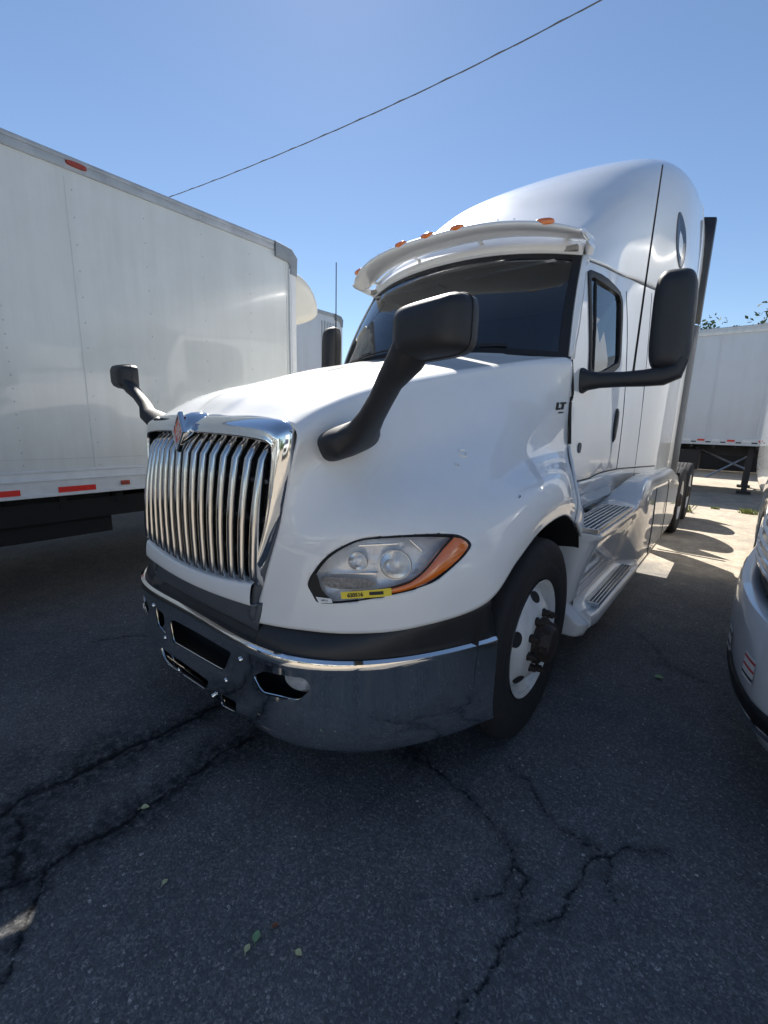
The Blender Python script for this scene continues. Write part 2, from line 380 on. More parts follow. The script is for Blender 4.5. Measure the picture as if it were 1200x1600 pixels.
    h = math_('ADD', math_('MULTIPLY', v1.outputs['Distance'], -.8), math_('MULTIPLY', fine, .8))
    bp = N.new('ShaderNodeBump'); bp.inputs['Strength'].default_value = .55; bp.inputs['Distance'].default_value = .0035
    L.new(h, bp.inputs['Height']); L.new(bp.outputs[0], b.inputs['Normal'])
ground()

# ==================================================================== THE WHITE HIGHWAY TRUCK
truck = empty('semi_truck', (XC, 4.0, 0), 'white sleeper cab highway tractor with chrome grille, parked nose towards the viewer in the middle', 'truck')
def T(p, s=1): return (XC + s * p[0], p[1], p[2])
def TT(A, s=1):
    A = np.array(A, float).copy(); A[..., 0] = XC + s * A[..., 0]; return A
# --- hood control net, rows from the centre line down to the bottom edge, columns from nose to cowl
HC3 = [(.555, 1.01, 1.52), (.585, 1.15, 1.60), (.61, 1.30, 1.660), (.64, 1.50, 1.71), (.68, 1.80, 1.772), (.72, 2.12, 1.832), (.77, 2.33, 1.873), (.84, 2.52, 1.908), (.95, 2.72, 1.94)]
HOOD = [
 [(0, .985, 1.555), (0, 1.10, 1.64), (0, 1.26, 1.70), (0, 1.47, 1.758), (0, 1.75, 1.832), (0, 2.03, 1.895), (0, 2.22, 1.94), (0, 2.34, 1.965), (0, 2.42, 1.985)],
 [(.075, .985, 1.556), (.10, 1.10, 1.642), (.13, 1.26, 1.704), (.16, 1.47, 1.764), (.19, 1.75, 1.838), (.21, 2.03, 1.90), (.23, 2.22, 1.943), (.25, 2.34, 1.967), (.27, 2.43, 1.985)],
 [(.16, .985, 1.552), (.18, 1.105, 1.630), (.21, 1.265, 1.691), (.24, 1.475, 1.748), (.27, 1.755, 1.822), (.29, 2.04, 1.886), (.31, 2.23, 1.931), (.33, 2.355, 1.958), (.35, 2.445, 1.981)],
 [(.33, .99, 1.553), (.34, 1.11, 1.631), (.35, 1.27, 1.693), (.36, 1.48, 1.748), (.38, 1.76, 1.821), (.40, 2.05, 1.883), (.43, 2.24, 1.926), (.47, 2.37, 1.951), (.53, 2.475, 1.972)],
 [(c[0] - .075, c[1] - .01, c[2] + .020) for c in HC3],
 HC3,
 [(c[0] + .028, c[1] - .01 - .002, c[2] - .06) for c in HC3],
 [(.55, .99, 1.35), (.61, 1.09, 1.37), (.69, 1.23, 1.40), (.76, 1.45, 1.44), (.82, 1.78, 1.50), (.87, 2.12, 1.57), (.90, 2.35, 1.62), (.935, 2.55, 1.66), (.965, 2.77, 1.68)],
 [(.52, .965, 1.17), (.64, 1.02, 1.18), (.78, 1.11, 1.21), (.89, 1.28, 1.25), (.96, 1.57, 1.31), (.985, 1.95, 1.37), (.985, 2.22, 1.405), (.98, 2.5, 1.42), (.972, 2.80, 1.43)],
 [(.495, .945, 1.06), (.64, .995, 1.07), (.80, 1.085, 1.09), (.95, 1.24, 1.125), (1.06, 1.52, 1.19), (1.11, 1.80, 1.255), (1.12, 2.06, 1.29), (1.11, 2.34, 1.295), (1.075, 2.62, 1.26)],
 [(.46, .925, .93), (.615, .975, .935), (.80, 1.065, .95), (.97, 1.21, .975), (1.10, 1.47, 1.04), (1.147, 1.72, 1.125), (1.16, 1.97, 1.19), (1.158, 2.26, 1.195), (1.135, 2.54, 1.13)],
 [(.42, .90, .77), (.60, .965, .775), (.80, 1.06, .79), (.98, 1.21, .82), (1.12, 1.47, .87), (1.15, 1.68, 1.0), (1.155, 1.92, 1.09), (1.155, 2.24, 1.11), (1.140, 2.50, 1.03)],
]
HOOD = np.array(HOOD)
HN, HM = 12, 12
def hood_half():
    """half hood surface (u, y, z), centre row first"""
    full = np.concatenate([(HOOD[:0:-1] * np.array([-1, 1, 1])), HOOD])     # mirrored so the crown stays smooth
    return patch(full, HN, HM)
HG = hood_half()
HMID = (len(HOOD) - 1) * HN
def hood_at(s, t, off=0.0):
    """point on the left half: s in 0..8 rows from centre, t in 0..8 columns from nose"""
    i = HMID + (s + 2) * HN; j = t * HM
    i0 = int(min(max(i, 0), HG.shape[0] - 2)); j0 = int(min(max(j, 0), HG.shape[1] - 2)); fi, fj = i - i0, j - j0
    a_, b_, c_, d_ = HG[i0, j0], HG[i0 + 1, j0], HG[i0, j0 + 1], HG[i0 + 1, j0 + 1]
    p = a_ * (1 - fi) * (1 - fj) + b_ * fi * (1 - fj) + c_ * (1 - fi) * fj + d_ * fi * fj
    n = np.cross(b_ - a_, c_ - a_); n = n / (np.linalg.norm(n) + 1e-9)
    if n @ np.array([1., -1., .6]) < 0: n = -n
    return p + n * off
#HOOD_END
HL = [(7.83, 1.145), (7.489, 1.207), (7.101, 1.37), (6.803, 1.641), (6.588, 2.002), (6.611, 2.463), (6.764, 2.981), (7.021, 3.434), (7.21, 3.632), (7.479, 3.769), (7.664, 3.694), (7.835, 3.512), (8.01, 3.267), (8.061, 2.996), (8.116, 2.608), (8.224, 2.09), (8.29, 1.658), (8.281, 1.392), (8.087, 1.267)]
HL_CLEAR = [(7.553, 1.30), (7.21, 1.43)]
HL_AMBER = [(7.135, 3.49), (7.27, 3.63), (7.468, 3.728), (7.641, 3.636), (7.802, 3.458), (7.932, 3.231), (8.020, 2.977), (8.072, 2.60), (8.07, 2.30), (7.99, 2.33), (7.92, 2.643), (7.84, 2.91), (7.661, 3.11), (7.357, 3.30)]
def densify(poly, n=6):
    Q = np.array(poly); k = len(Q); out = []
    for i in range(k):
        p0, p1, p2, p3 = Q[i - 1], Q[i], Q[(i + 1) % k], Q[(i + 2) % k]
        for j in range(n):
            t = j / n; out.append(.5 * (2 * p1 + (p2 - p0) * t + (2 * p0 - 5 * p1 + 4 * p2 - p3) * t * t + (3 * p1 - p0 - 3 * p2 + p3) * t ** 3))
    return np.array(out)
def inside(P, poly):
    P = np.atleast_2d(P); x, y = P[:, 0], P[:, 1]; r = np.zeros(len(P), bool); k = len(poly)
    for i in range(k):
        x1, y1 = poly[i]; x2, y2 = poly[(i + 1) % k]
        c = ((y1 > y) != (y2 > y)); xi = (x2 - x1) * (y - y1) / (y2 - y1 + 1e-12) + x1; r ^= c & (x < xi)
    return r
HLD = densify(HL)
HLC = HLD.mean(0)
def shrink(poly, k): c = poly.mean(0); return c + (poly - c) * k
# hood shell
def build_hood():
    G = HG; nr, nc = G.shape[:2]; V = TT(G.reshape(-1, 3)); F = []
    hole = shrink(HLD, .975)
    ii, jj = np.meshgrid(np.arange(nr - 1), np.arange(nc - 1), indexing='ij')
    s = (np.abs((ii + .5 - HMID) / HN) - 2).ravel(); t = ((jj + .5) / HM).ravel()
    # fine grid test for the lamp openings
    inh = inside(np.column_stack([s, t]), hole)
    k = 0
    for i in range(nr - 1):
        for j in range(nc - 1):
            if not inh[k]: F.append((i * nc + j, i * nc + j + 1, (i + 1) * nc + j + 1, (i + 1) * nc + j))
            k += 1
    o = mk('hood', V, F, M['white'], truck, True, .012, 0, 60)
    return o
hood = build_hood()
def hs(poly, off, sgn):      # polygon in hood parameters to world
    return TT(np.array([hood_at(s, t, off) for s, t in poly]), sgn)
def fanpatch(poly, off, sgn, rings=7, centre=None, dome=0.0):
    c = poly.mean(0) if centre is None else np.array(centre); V = []; n = len(poly)
    for r in range(rings, 0, -1):
        k = r / rings; o_ = off + dome * (1 - k ** 3)
        V.append(hs(c + (poly - c) * k, o_, sgn))
    F = []
    for r in range(rings - 1):
        for i in range(n): F.append((r * n + i, r * n + (i + 1) % n, (r + 1) * n + (i + 1) % n, (r + 1) * n + i))
    F.append(tuple((rings - 1) * n + i for i in range(n)))
    return np.vstack(V), F
def ringpatch(outer, inner, o1, o2, sgn):
    n = len(outer); A = hs(outer, o1, sgn); B = hs(inner, o2, sgn)
    return np.vstack([A, B]), [(i, (i + 1) % n, n + (i + 1) % n, n + i) for i in range(n)]
def headlight(sgn):
    hd = mk('headlight', *join([ringpatch(shrink(HLD, 1.0), shrink(HLD, .97), .001, .006, sgn), ringpatch(shrink(HLD, .97), shrink(HLD, .93), .006, -.002, sgn), ringpatch(shrink(HLD, 1.0), shrink(HLD, 1.0), .001, -.03, sgn)]), M['rubber'], truck)
    tag(hd, 'headlight with amber corner lens' + (', yellow sticker along its lower edge' if sgn > 0 else ''))
    # housing bowl
    V = []; n = len(HLD); F = []
    for k, d in ((.95, -.004), (.90, -.022), (.80, -.045), (.6, -.055), (.35, -.055)): V.append(hs(shrink(HLD, k), d, sgn))
    for r in range(4):
        for i in range(n): F.append((r * n + i, r * n + (i + 1) % n, (r + 1) * n + (i + 1) % n, (r + 1) * n + i))
    F.append(tuple(4 * n + i for i in range(n)))
    mk('housing', np.vstack(V), F, M['lampbowl'], hd)
    # reflector bowls with bulbs, looking forward
    def bowl(name, s, t, r, dep, mat):
        c = hood_at(s, t, -.020); nrm = hood_at(s, t, .1) - hood_at(s, t, 0); nrm /= np.linalg.norm(nrm)
        nrm = nrm + np.array([0, -.55, 0]); nrm /= np.linalg.norm(nrm)
        a_ = np.cross(nrm, (0, 0, 1)); a_ /= np.linalg.norm(a_); b_ = np.cross(a_, nrm)
        P = []; k = 28
        for q in range(9):
            rr = r * (1 - q / 8 * .78); dd = -dep * (1 - (rr / r) ** 2)
            th = np.linspace(0, 2 * np.pi, k, endpoint=False)
            P.append(c + nrm * dd + rr * (np.cos(th)[:, None] * a_ + np.sin(th)[:, None] * b_ * .92))
        Vv, Ff = gridvf(np.array(P), True); Ff.append(tuple(range(8 * k, 9 * k)))
        mk(name, TT(Vv, sgn), Ff, mat, hd)
        th = np.linspace(0, 2 * np.pi, 24, endpoint=False)
        ring = [c + nrm * (.004 if z else -.004) + (r * m_) * (np.cos(th)[:, None] * a_ + np.sin(th)[:, None] * b_ * .92) for z, m_ in ((0, 1.0), (1, 1.03), (1, 1.09), (0, 1.12))]
        Vv, Ff = gridvf(np.array(ring), True); mk('bezel', TT(Vv, sgn), Ff, M['silver'], hd)
        Vv, Ff = superloft([(TT(c - nrm * dep * .95, sgn), TT(a_, sgn) - TT(np.zeros(3), sgn), b_, .011, .011, 2), (TT(c - nrm * dep * .35, sgn), TT(a_, sgn) - TT(np.zeros(3), sgn), b_, .010, .010, 2), (TT(c - nrm * dep * .3, sgn), TT(a_, sgn) - TT(np.zeros(3), sgn), b_, .004, .004, 2)], 12)
        mk('bulb', Vv, Ff, M['lampbowl'], hd)
    bowl('reflector', 7.43, 2.66, .054, .035, M['reflector'])
    bowl('reflector', 7.25, 2.0, .034, .022, M['reflector'])
    # angled inner fins and side marker field
    for (s0, t0, s1, t1) in ((6.95, 2.28, 7.6, 2.3), (6.86, 2.9, 7.25, 3.1), (7.62, 1.5, 7.63, 2.35), (6.85, 2.0, 6.92, 2.7)):
        a_ = hood_at(s0, t0, -.03); b_ = hood_at(s1, t1, -.03); n0 = hood_at(s0, t0, .03) - hood_at(s0, t0, -.03)
        mk('divider', *prism([TT(a_, sgn), TT(b_, sgn), TT(b_ - n0 * .7, sgn), TT(a_ - n0 * .7, sgn)], .004, (0, 0, 1)), M['reflector'], hd, False)
    tp = densify([(7.66, 1.38), (7.66, 1.8), (7.72, 2.2), (7.88, 2.35), (7.96, 1.9), (7.90, 1.5)], 4)
    V0, F0 = fanpatch(tp, -.012, sgn, 3); mk('parking_lamp', V0, F0, M['greylamp'], hd)
    # amber corner
    am = densify(HL_AMBER, 3); V0 = np.vstack([hs(am, .008, sgn), hs(am, -.014, sgn)]); n = len(am)
    # triangulated strip between the outer and inner sides of the amber lens
    outer = np.array(HL_AMBER[:9]); inner = np.array(HL_AMBER[:8:-1] ); inner = np.vstack([inner[:0], HL_AMBER[0:1], HL_AMBER[:8:-1]])
    def resamp(P, k):
        P = np.array(P); d = np.r_[0, np.cumsum(np.linalg.norm(np.diff(P, axis=0), axis=1))]; x = np.linspace(0, d[-1], k)
        return np.column_stack([np.interp(x, d, P[:, 0]), np.interp(x, d, P[:, 1])])
    A_ = resamp(cr(outer, 5), 26); B_ = resamp(cr(inner, 5), 26)
    rows = []
    for k, of in ((0, -.012), (.02, .004), (.25, .009), (.5, .010), (.75, .009), (.98, .004), (1, -.012)): rows.append(hs(A_ * (1 - k) + B_ * k, of, sgn))
    Vv, Ff = gridvf(np.array(rows)); mk('corner_lens', Vv, Ff, M['amber'], hd)
    # black divider between clear and amber
    Vv, Ff = tube(hs(B_, .008, sgn), .0035, 8); mk('trim', Vv, Ff, M['rubber'], hd)
    # black wedge at the inner end
    wd = densify([(7.80, 1.165), (7.56, 1.215), (7.58, 1.31), (7.96, 1.45), (8.22, 1.64), (8.26, 1.42), (8.06, 1.28)], 3)
    V0, F0 = fanpatch(wd, .004, sgn, 3); mk('inner_trim', V0, F0, M['rubber'], hd)
    V0, F0 = fanpatch(shrink(HLD, .955), .0, sgn, 8, dome=.010); mk('lens', V0, F0, M['lens'], hd)
    if sgn > 0:
        def sticker(name, quad, off, mat):
            q = np.array(quad); rows = []
            for i in range(9):
                k = i / 8; rows.append(hs(np.array([q[0] * (1 - k) + q[3] * k, q[1] * (1 - k) + q[2] * k]), off, 1))
            Vv, Ff = gridvf(np.array(rows)); return mk(name, Vv, Ff, mat, hd)
        sticker('sticker', [(7.975, 1.798), (8.144, 1.817), (8.100, 2.627), (7.918, 2.613)], .0135, M['yellow'])
        sticker('sticker', [(8.126, 1.357), (8.272, 1.427), (8.255, 1.668), (8.151, 1.64)], .0095, M['paper'])
        sticker('black_bar', [(7.985, 2.27), (8.06, 2.272), (8.055, 2.50), (7.975, 2.495)], .0148, M['ink'])
        p = TT(hood_at(8.05, 2.04, .0150)); q = TT(hood_at(8.035, 2.25, .0150)); x_ = np.array(q) - np.array(p)
        pu = TT(hood_at(7.95, 2.04, .0150))
        text('sticker_number', '620516', .019, tuple(p), tuple(x_), tuple(np.array(pu) - np.array(p)), M['ink'], hd, .0004, bold=.0006)
        p = TT(hood_at(8.20, 1.52, .0108)); q = TT(hood_at(8.205, 1.64, .0108)); pu = TT(hood_at(8.10, 1.52, .0108))
        text('sticker_number', '160713', .009, tuple(p), tuple(np.array(q) - np.array(p)), tuple(np.array(pu) - np.array(p)), M['ink'], hd, .0003)
M['greylamp'] = simple('marker_lamp_prisms', (.28, .285, .30), .25, coat=1, noise=.6, nscale=90, bump=.6, bscale=260)
headlight(1); headlight(-1)

# fender tail behind the hood seam
def fender_tail(sgn):
    R = np.array([[(.972, 2.80, 1.43), (.955, 2.88, 1.40), (.94, 2.96, 1.36)], [(1.075, 2.62, 1.26), (1.045, 2.76, 1.215), (.985, 2.93, 1.16)],
                  [(1.135, 2.54, 1.13), (1.12, 2.70, 1.04), (1.06, 2.86, .99)], [(1.140, 2.50, 1.03), (1.138, 2.63, .93), (1.10, 2.74, .90)]])
    mk('fender_rear', *gridvf(TT(patch(R, 8, 8), sgn)), M['white'], truck, True, .014)
for s_ in (1, -1): fender_tail(s_)

# black wheel arch liners and underbody blocks
def liner(sgn):
    edge = [hood_at(9, t, -.012) for t in np.linspace(4, 8, 20)] + [np.array([1.14, 2.62, .93]), np.array([1.13, 2.72, .78]), np.array([1.12, 2.75, .4])]
    A_ = np.array([[.28, 1.46, .3]] + [[.28, p[1], p[2] + .03] for p in edge]); B_ = np.array([[1.10, 1.46, .5]] + [list(p) for p in edge])
    G = np.stack([A_ * (1 - k) + B_ * k for k in (0, .33, .66, 1)])
    mk('wheel_well', *gridvf(TT(G, sgn)), M['dark'], truck, True)
for s_ in (1, -1): liner(s_)
def engine():
    parts = [boxvf((XC, 1.95, .95), (.9, 1.2, .95)), boxvf((XC, 2.74, 1.3), (1.85, .05, 1.0)), boxvf((XC - .42, 5.75, .72), (.09, 8.9, .27)), boxvf((XC + .42, 5.75, .72), (.09, 8.9, .27)),
             boxvf((XC, 2.04, .52), (1.9, .16, .14)), boxvf((XC, 7.98, .52), (1.5, .22, .22)), boxvf((XC, 9.3, .52), (1.5, .22, .22)), boxvf((XC, 8.6, .88), (.95, 1.3, .10))]
    mk('chassis', *join(parts), M['frame'], truck, False)
engine()

# --- grille
def ring_curve(pts, n=8): return cr(np.array(pts), n)
OUTER = [(0, .955, 1.552), (.27, .965, 1.552), (.46, .985, 1.548), (.535, 1.0, 1.528), (.553, 1.005, 1.48), (.545, .992, 1.36), (.52, .97, 1.19), (.475, .935, 1.02), (.44, .90, .94)]
INNER = [(0, .890, 1.488), (.25, .905, 1.484), (.43, .93, 1.472), (.492, .945, 1.455), (.503, .948, 1.415), (.495, .94, 1.30), (.48, .925, 1.16), (.455, .905, 1.03), (.44, .895, .955)]
def surround():
    O = ring_curve(OUTER, 8); I = ring_curve(INNER, 8)
    full = lambda A: np.concatenate([A[:0:-1] * np.array([-1, 1, 1]), A])
    O, I = full(O), full(I); mid = (O + I) / 2
    bul = np.array([0, -.020, .004]); rows = [O + [0, .03, 0], O, O * .75 + I * .25 + bul * .8, mid + bul, O * .25 + I * .75 + bul * .6, I, I + [0, .05, 0]]
    G = patch(np.array(rows), 4, 1)
    mk('grille_surround', *gridvf(TT(G)), M['chrome'], truck, True, 0, 0, 70)
surround()
def lower_band():
    u = np.linspace(-.448, .448, 41); k = (u / .45) ** 2
    def row(z0, dz, y0, dy): return np.stack([u, y0 + dy * k, z0 + dz * k], 1)
    G = np.array([row(.905, .035, .93, .0), row(.905, .035, .872, .02), row(.895, .03, .858, .02), row(.85, .02, .852, .02), row(.835, .015, .86, .02), row(.832, .015, .89, .02)])
    mk('grille_lower_trim', *gridvf(TT(patch(G, 3, 1))), M['white'], truck, True, 0, 0, 60)
    # dark grey panel under and beside the trim
    us = np.linspace(-1, 1, 49); rows = []
    top = [(.475, .962, 1.03), (.458, .935, .94), (.44, .90, .86)]
    a1 = np.abs(us)
    w0 = .455 * us; G = np.array([np.stack([.462 * us, .895 + .02 * us ** 2, np.full(49, .845) + .01 * us ** 2], 1), np.stack([.455 * us, .885 + .02 * us ** 2, np.full(49, .80)], 1), np.stack([.44 * us, .895 + .012 * us ** 2, np.full(49, .745)], 1), np.stack([.43 * us, .93 + .0 * us ** 2, np.full(49, .715)], 1)])
    mk('lower_valance', *gridvf(TT(patch(G, 4, 1))), M['greyplastic'], truck, True, .01)
    for sgn in (1, -1):
        O = np.array([(.545, 1.0, 1.36), (.528, .978, 1.19), (.482, .942, 1.0), (.45, .915, .88), (.425, .90, .77)]); I = np.array([(.52, .985, 1.28), (.50, .955, 1.15), (.452, .915, 1.0), (.43, .895, .90), (.40, .893, .80)])
        G = np.array([O, (O + I) / 2 + [0, -.006, 0], I]); mk('grille_side_trim', *gridvf(TT(patch(G, 4, 4), sgn)), M['greyplastic'], truck, True, .01)
lower_band()
def bars():
    n = 15; first = None
    for i in range(n):
        u = -.448 + .896 * i / (n - 1); k = (u / .45) ** 2
        yb, yt = .862 + .022 * k, .885 + .055 * k
        zb, zt = .905 + .03 * k, 1.395 + .006 * (1 - k)
        path = [(u, yb + .055, zb - .012), (u, yb + .02, zb + .006), (u, yb, zb + .03), (u, yb, zb + .07)] + [(u, yb + (yt - yb) * q - .012 * math.sin(math.pi * q), zb + .07 + (zt - zb - .07) * q) for q in (.2, .4, .6, .8, 1.0)] + [(u, yt + .02, zt + .03), (u, yt + .06, zt + .075)]
        path = TT(np.array(path))
        secs = []
        for j, p in enumerate(path):
            tdir = path[min(j + 1, len(path) - 1)] - path[max(j - 1, 0)]; tdir /= np.linalg.norm(tdir); ax = np.array((1., 0, 0)); bx = np.cross(tdir, ax)
            secs.append((p + np.array((0, .016, 0)), ax, bx, .0156, .022, 3.4))
        o = mk('grille_bar', *superloft(secs, 16), M['bar'], truck)
    mk('radiator_screen', *boxvf((XC, 1.03, 1.18), (.98, .02, .66)), M['dark'], truck, False)
    V = []
    for z in (1.02, 1.17, 1.32): V.append(boxvf((XC, .965, z), (.94, .03, .014)))
    mk('grille_crossbar', *join(V), M['greyplastic'], truck, False)
bars()
def emblem():
    cx, cy, cz = XC, .862, 1.487; hw, hh = .047, .082
    # chrome dome carrying the badge, running back over the nose
    secs = []
    for y, z, a_, b_, ex in ((.868, 1.484, .042, .062, 1.5), (.880, 1.492, .048, .068, 1.6), (.905, 1.505, .050, .064, 1.8), (.940, 1.520, .046, .052, 2), (.975, 1.530, .034, .040, 2), (1.0, 1.535, .012, .02, 2)):
        secs.append(((XC, y, z), (1, 0, 0), (0, .25, 1), a_, b_, ex))
    e_ = mk('emblem', *superloft(secs, 32), M['chrome'], truck)
    dm = lambda k: [(cx, 0, cz + hh * k), (cx + hw * k, 0, cz), (cx, 0, cz - hh * k), (cx - hw * k, 0, cz)]
    put = lambda P, y: [(p[0], y + (p[2] - cz) * .10, p[2]) for p in P]
    o1, i1 = put(dm(1.0), cy), put(dm(.80), cy)
    V = np.array(o1 + put(dm(1.0), cy + .014) + put(dm(.93), cy - .006) + put(dm(.84), cy - .006) + put(dm(.80), cy + .002)); F = []
    for a1, b1 in ((1, 0), (0, 2), (2, 3), (3, 4)):
        for i in range(4): F.append((a1 * 4 + i, a1 * 4 + (i + 1) % 4, b1 * 4 + (i + 1) % 4, b1 * 4 + i))
    mk('emblem_rim', V, F, M['chrome'], e_, False)
    mk('emblem_face', *prism(put(dm(.82), cy), .006, (0, 1, 0)), M['diamond'], e_, False)
    # light overlapping strokes of the diamond mark
    def stroke(pts, wd, y=cy - .0012, mat=M['chrome']):
        pts = np.array(pts, float); V, F = [], []
        for a1, b1 in zip(pts[:-1], pts[1:]):
            d = b1 - a1; n_ = np.array([-d[1], d[0]]) / np.linalg.norm(d) * wd / 2
            q = [a1 + n_, b1 + n_, b1 - n_, a1 - n_]; V2, F2 = prism([(cx + x, y + z * .10, cz + z) for x, z in q], .0012, (0, 1, 0)); V.append((V2, F2))
        mk('emblem_stroke', *join(V), mat, e_, False)
    stroke([(-.018, -.0), (0, .031), (.018, 0), (0, -.031), (-.018, 0)], .004)
    stroke([(0, .052), (0, -.052)], .0045)
    stroke([(-.026, .018), (.026, -.018)], .0035); stroke([(.026, .018), (-.026, -.018)], .0035)
emblem()

# --- bumper
def bprof(u): return .87 - .096 * u * u + .503 * u ** 4
def bumper():
    us = np.concatenate([np.linspace(-1.13, 1.13, 121)])
    def row(z, dy, du=0): return np.array([(u * (1 + du), bprof(u) + dy, z) for u in us])
    rows = [row(.672, .035), row(.681, .022), row(.684, .010), row(.681, .003), row(.672, .0), row(.66, .002), row(.64, .004), row(.60, .006), row(.52, .004), row(.44, .002), row(.38, .006), row(.335, .018), row(.312, .04), row(.305, .07)]
    G = np.array(rows)
    o = mk('bumper', *gridvf(TT(G)), M['bumperchrome'], truck, True, 0, 0, 50)
    # give it real thickness before cutting the openings
    md = o.modifiers.new('t', 'SOLIDIFY'); md.thickness = .012; md.offset = 1
    bpy.context.view_layer.update(); me = bpy.data.meshes.new_from_object(o.evaluated_get(bpy.context.evaluated_depsgraph_get())); o.modifiers.clear()
    bm = bmesh.new(); bm.from_mesh(me); bmesh.ops.remove_doubles(bm, verts=bm.verts, dist=1e-5); bmesh.ops.recalc_face_normals(bm, faces=bm.faces); bm.to_mesh(me); bm.free(); o.data = me
    off = base_of(o)
    def cutter(poly):      # poly (u, z)
        V = [(XC + u - off.x + 0, 0, 0) for u, z in poly]
        return prism([(XC + u, .6, z) for u, z in poly], 1.2, (0, 1, 0))
    def rnd(poly, r=.25, n=4):
        P = np.array(poly, float); out = []
        for i in range(len(P)):
            a_, b_, c_ = P[i - 1], P[i], P[(i + 1) % len(P)]
            ra = min(.018, .4 * np.linalg.norm(a_ - b_)); rc = min(.018, .4 * np.linalg.norm(c_ - b_))
            p = b_ + (a_ - b_) / np.linalg.norm(a_ - b_) * ra; q = b_ + (c_ - b_) / np.linalg.norm(c_ - b_) * rc
            for k in np.linspace(0, 1, n): out.append((1 - k) ** 2 * p + 2 * k * (1 - k) * b_ + k * k * q)
        return out
    holes = []
    for sg in (1, -1):
        holes.append(rnd([(sg * .215, .388), (sg * .345, .405), (sg * .325, .345), (sg * .215, .328)]))
        holes.append(rnd([(sg * .455, .570), (sg * .52, .612), (sg * .69, .628), (sg * .712, .585), (sg * .665, .530), (sg * .50, .515)]))
    holes.append(rnd([(-.22, .585), (-.17, .600), (.325, .622), (.262, .515), (.22, .505), (-.195, .478)])); holes.append(rnd([(-.37, .612), (-.275, .60), (-.265, .49), (-.35, .515)]))
    holes.append(rnd([(-.34, .402), (.125, .405), (.075, .338), (-.29, .325)]))
    o = cut(o, [cutter(h) for h in holes]); o.data.shade_smooth(); o.data.set_sharp_from_angle(angle=math.radians(35))
    # rims round the openings
    for h in holes:
        pth = [(XC + u, bprof(u) - .001, z) for u, z in h]; pth.append(pth[0]); pth.append(pth[1])
        mk('opening_rim', *tube(pth, .0018, 6, False, 1, (0, 1, 0)), M['chrome'], o)
    for sg in (1, -1):
        for u, z in ((.384, .613), (.254 + .02, .475), (.155, .347)):
            c = np.array((XC + sg * u, bprof(u), z))
            mk('bolt', *superloft([(c, (1, 0, 0), (0, 0, 1), .011, .011, 2), (c - (0, .010, 0), (1, 0, 0), (0, 0, 1), .012, .012, 2), (c - (0, .015, 0), (1, 0, 0), (0, 0, 1), .007, .007, 2)], 12), M['chrome'], o)
        # pressed swoosh under the fog lamp
        sw = cr(np.array([(.47, .530), (.53, .500), (.62, .492), (.70, .502), (.755, .535), (.80, .60)]), 8)
        mk('pressed_crease', *tube([(XC + sg * u, bprof(u) + .002, z) for u, z in sw], .0075, 8), M['chrome'], o)
        sw = cr(np.array([(.40, .372), (.47, .362), (.56, .368), (.63, .41)]), 8)
        mk('pressed_crease', *tube([(XC + sg * u, bprof(u) + .004, z) for u, z in sw], .0065, 8), M['bumperchrome'], o)
        # fog lamp
        c = np.array((XC + sg * .625, bprof(.625) + .055, .583)); d = np.array((sg * .15, -1, 0)); ax = np.cross(d, (0, 0, 1))
        f = mk('fog_lamp', *superloft([(c + (0, .07, 0), ax, (0, 0, 1), .03, .02, 2.2), (c, ax, (0, 0, 1), .062, .042, 2.2), (c - (0, .012, 0), ax, (0, 0, 1), .066, .045, 2.2)], 28), M['reflector'], truck)
        mk('lens', *superloft([(c - (0, .013, 0), ax, (0, 0, 1), .062, .042, 2.2), (c - (0, .026, 0), ax, (0, 0, 1), .052, .034, 2.2), (c - (0, .031, 0), ax, (0, 0, 1), .02, .012, 2.2)], 28), M['foglens'], f)
    # dark beam behind the openings
    G = np.array([[(u * .985, bprof(u) + .11, z) for u in us] for z in (.33, .66)]); mk('bumper_beam', *gridvf(TT(G)), M['dark'], truck, True, .02)
M['foglens'] = simple('fog_lamp_lens', (.42, .44, .46), .12, coat=1, noise=.3, nscale=40)
bumper()
def bumper_upper():
    us = np.linspace(-1.13, 1.13, 121); hb = HG[-1]; rows = []
    tu = hb[:4 * HM + 1, 0]; ty = hb[:4 * HM + 1, 1]; tz = hb[:4 * HM + 1, 2]
    def topy(u): return np.interp(abs(u), tu, ty) if abs(u) > .42 else .925
    def topz(u): return np.interp(abs(u), tu, tz) if abs(u) > .42 else .735
    for k in (0, .08, .2, .4, .6, .8, .92, 1.0):
        rr = []
        for u in us:
            y0, z0 = bprof(u) + .040, .664; y1, z1 = topy(u) + .03, topz(u) + .004
            bul = (.030 if abs(u) > .45 else .008) * math.sin(math.pi * min(1, k * 1.0)) ** .6 * min(1, max(0, (z1 - .70) / .08))
            rr.append((u * 1.0, y0 + (y1 - y0) * k ** 1.6 - bul, z0 + (z1 - z0) * k))
        rows.append(rr)
    mk('bumper_top_cover', *gridvf(TT(np.array(rows))), M['bumpblack'], truck, True, .01)
bumper_upper()

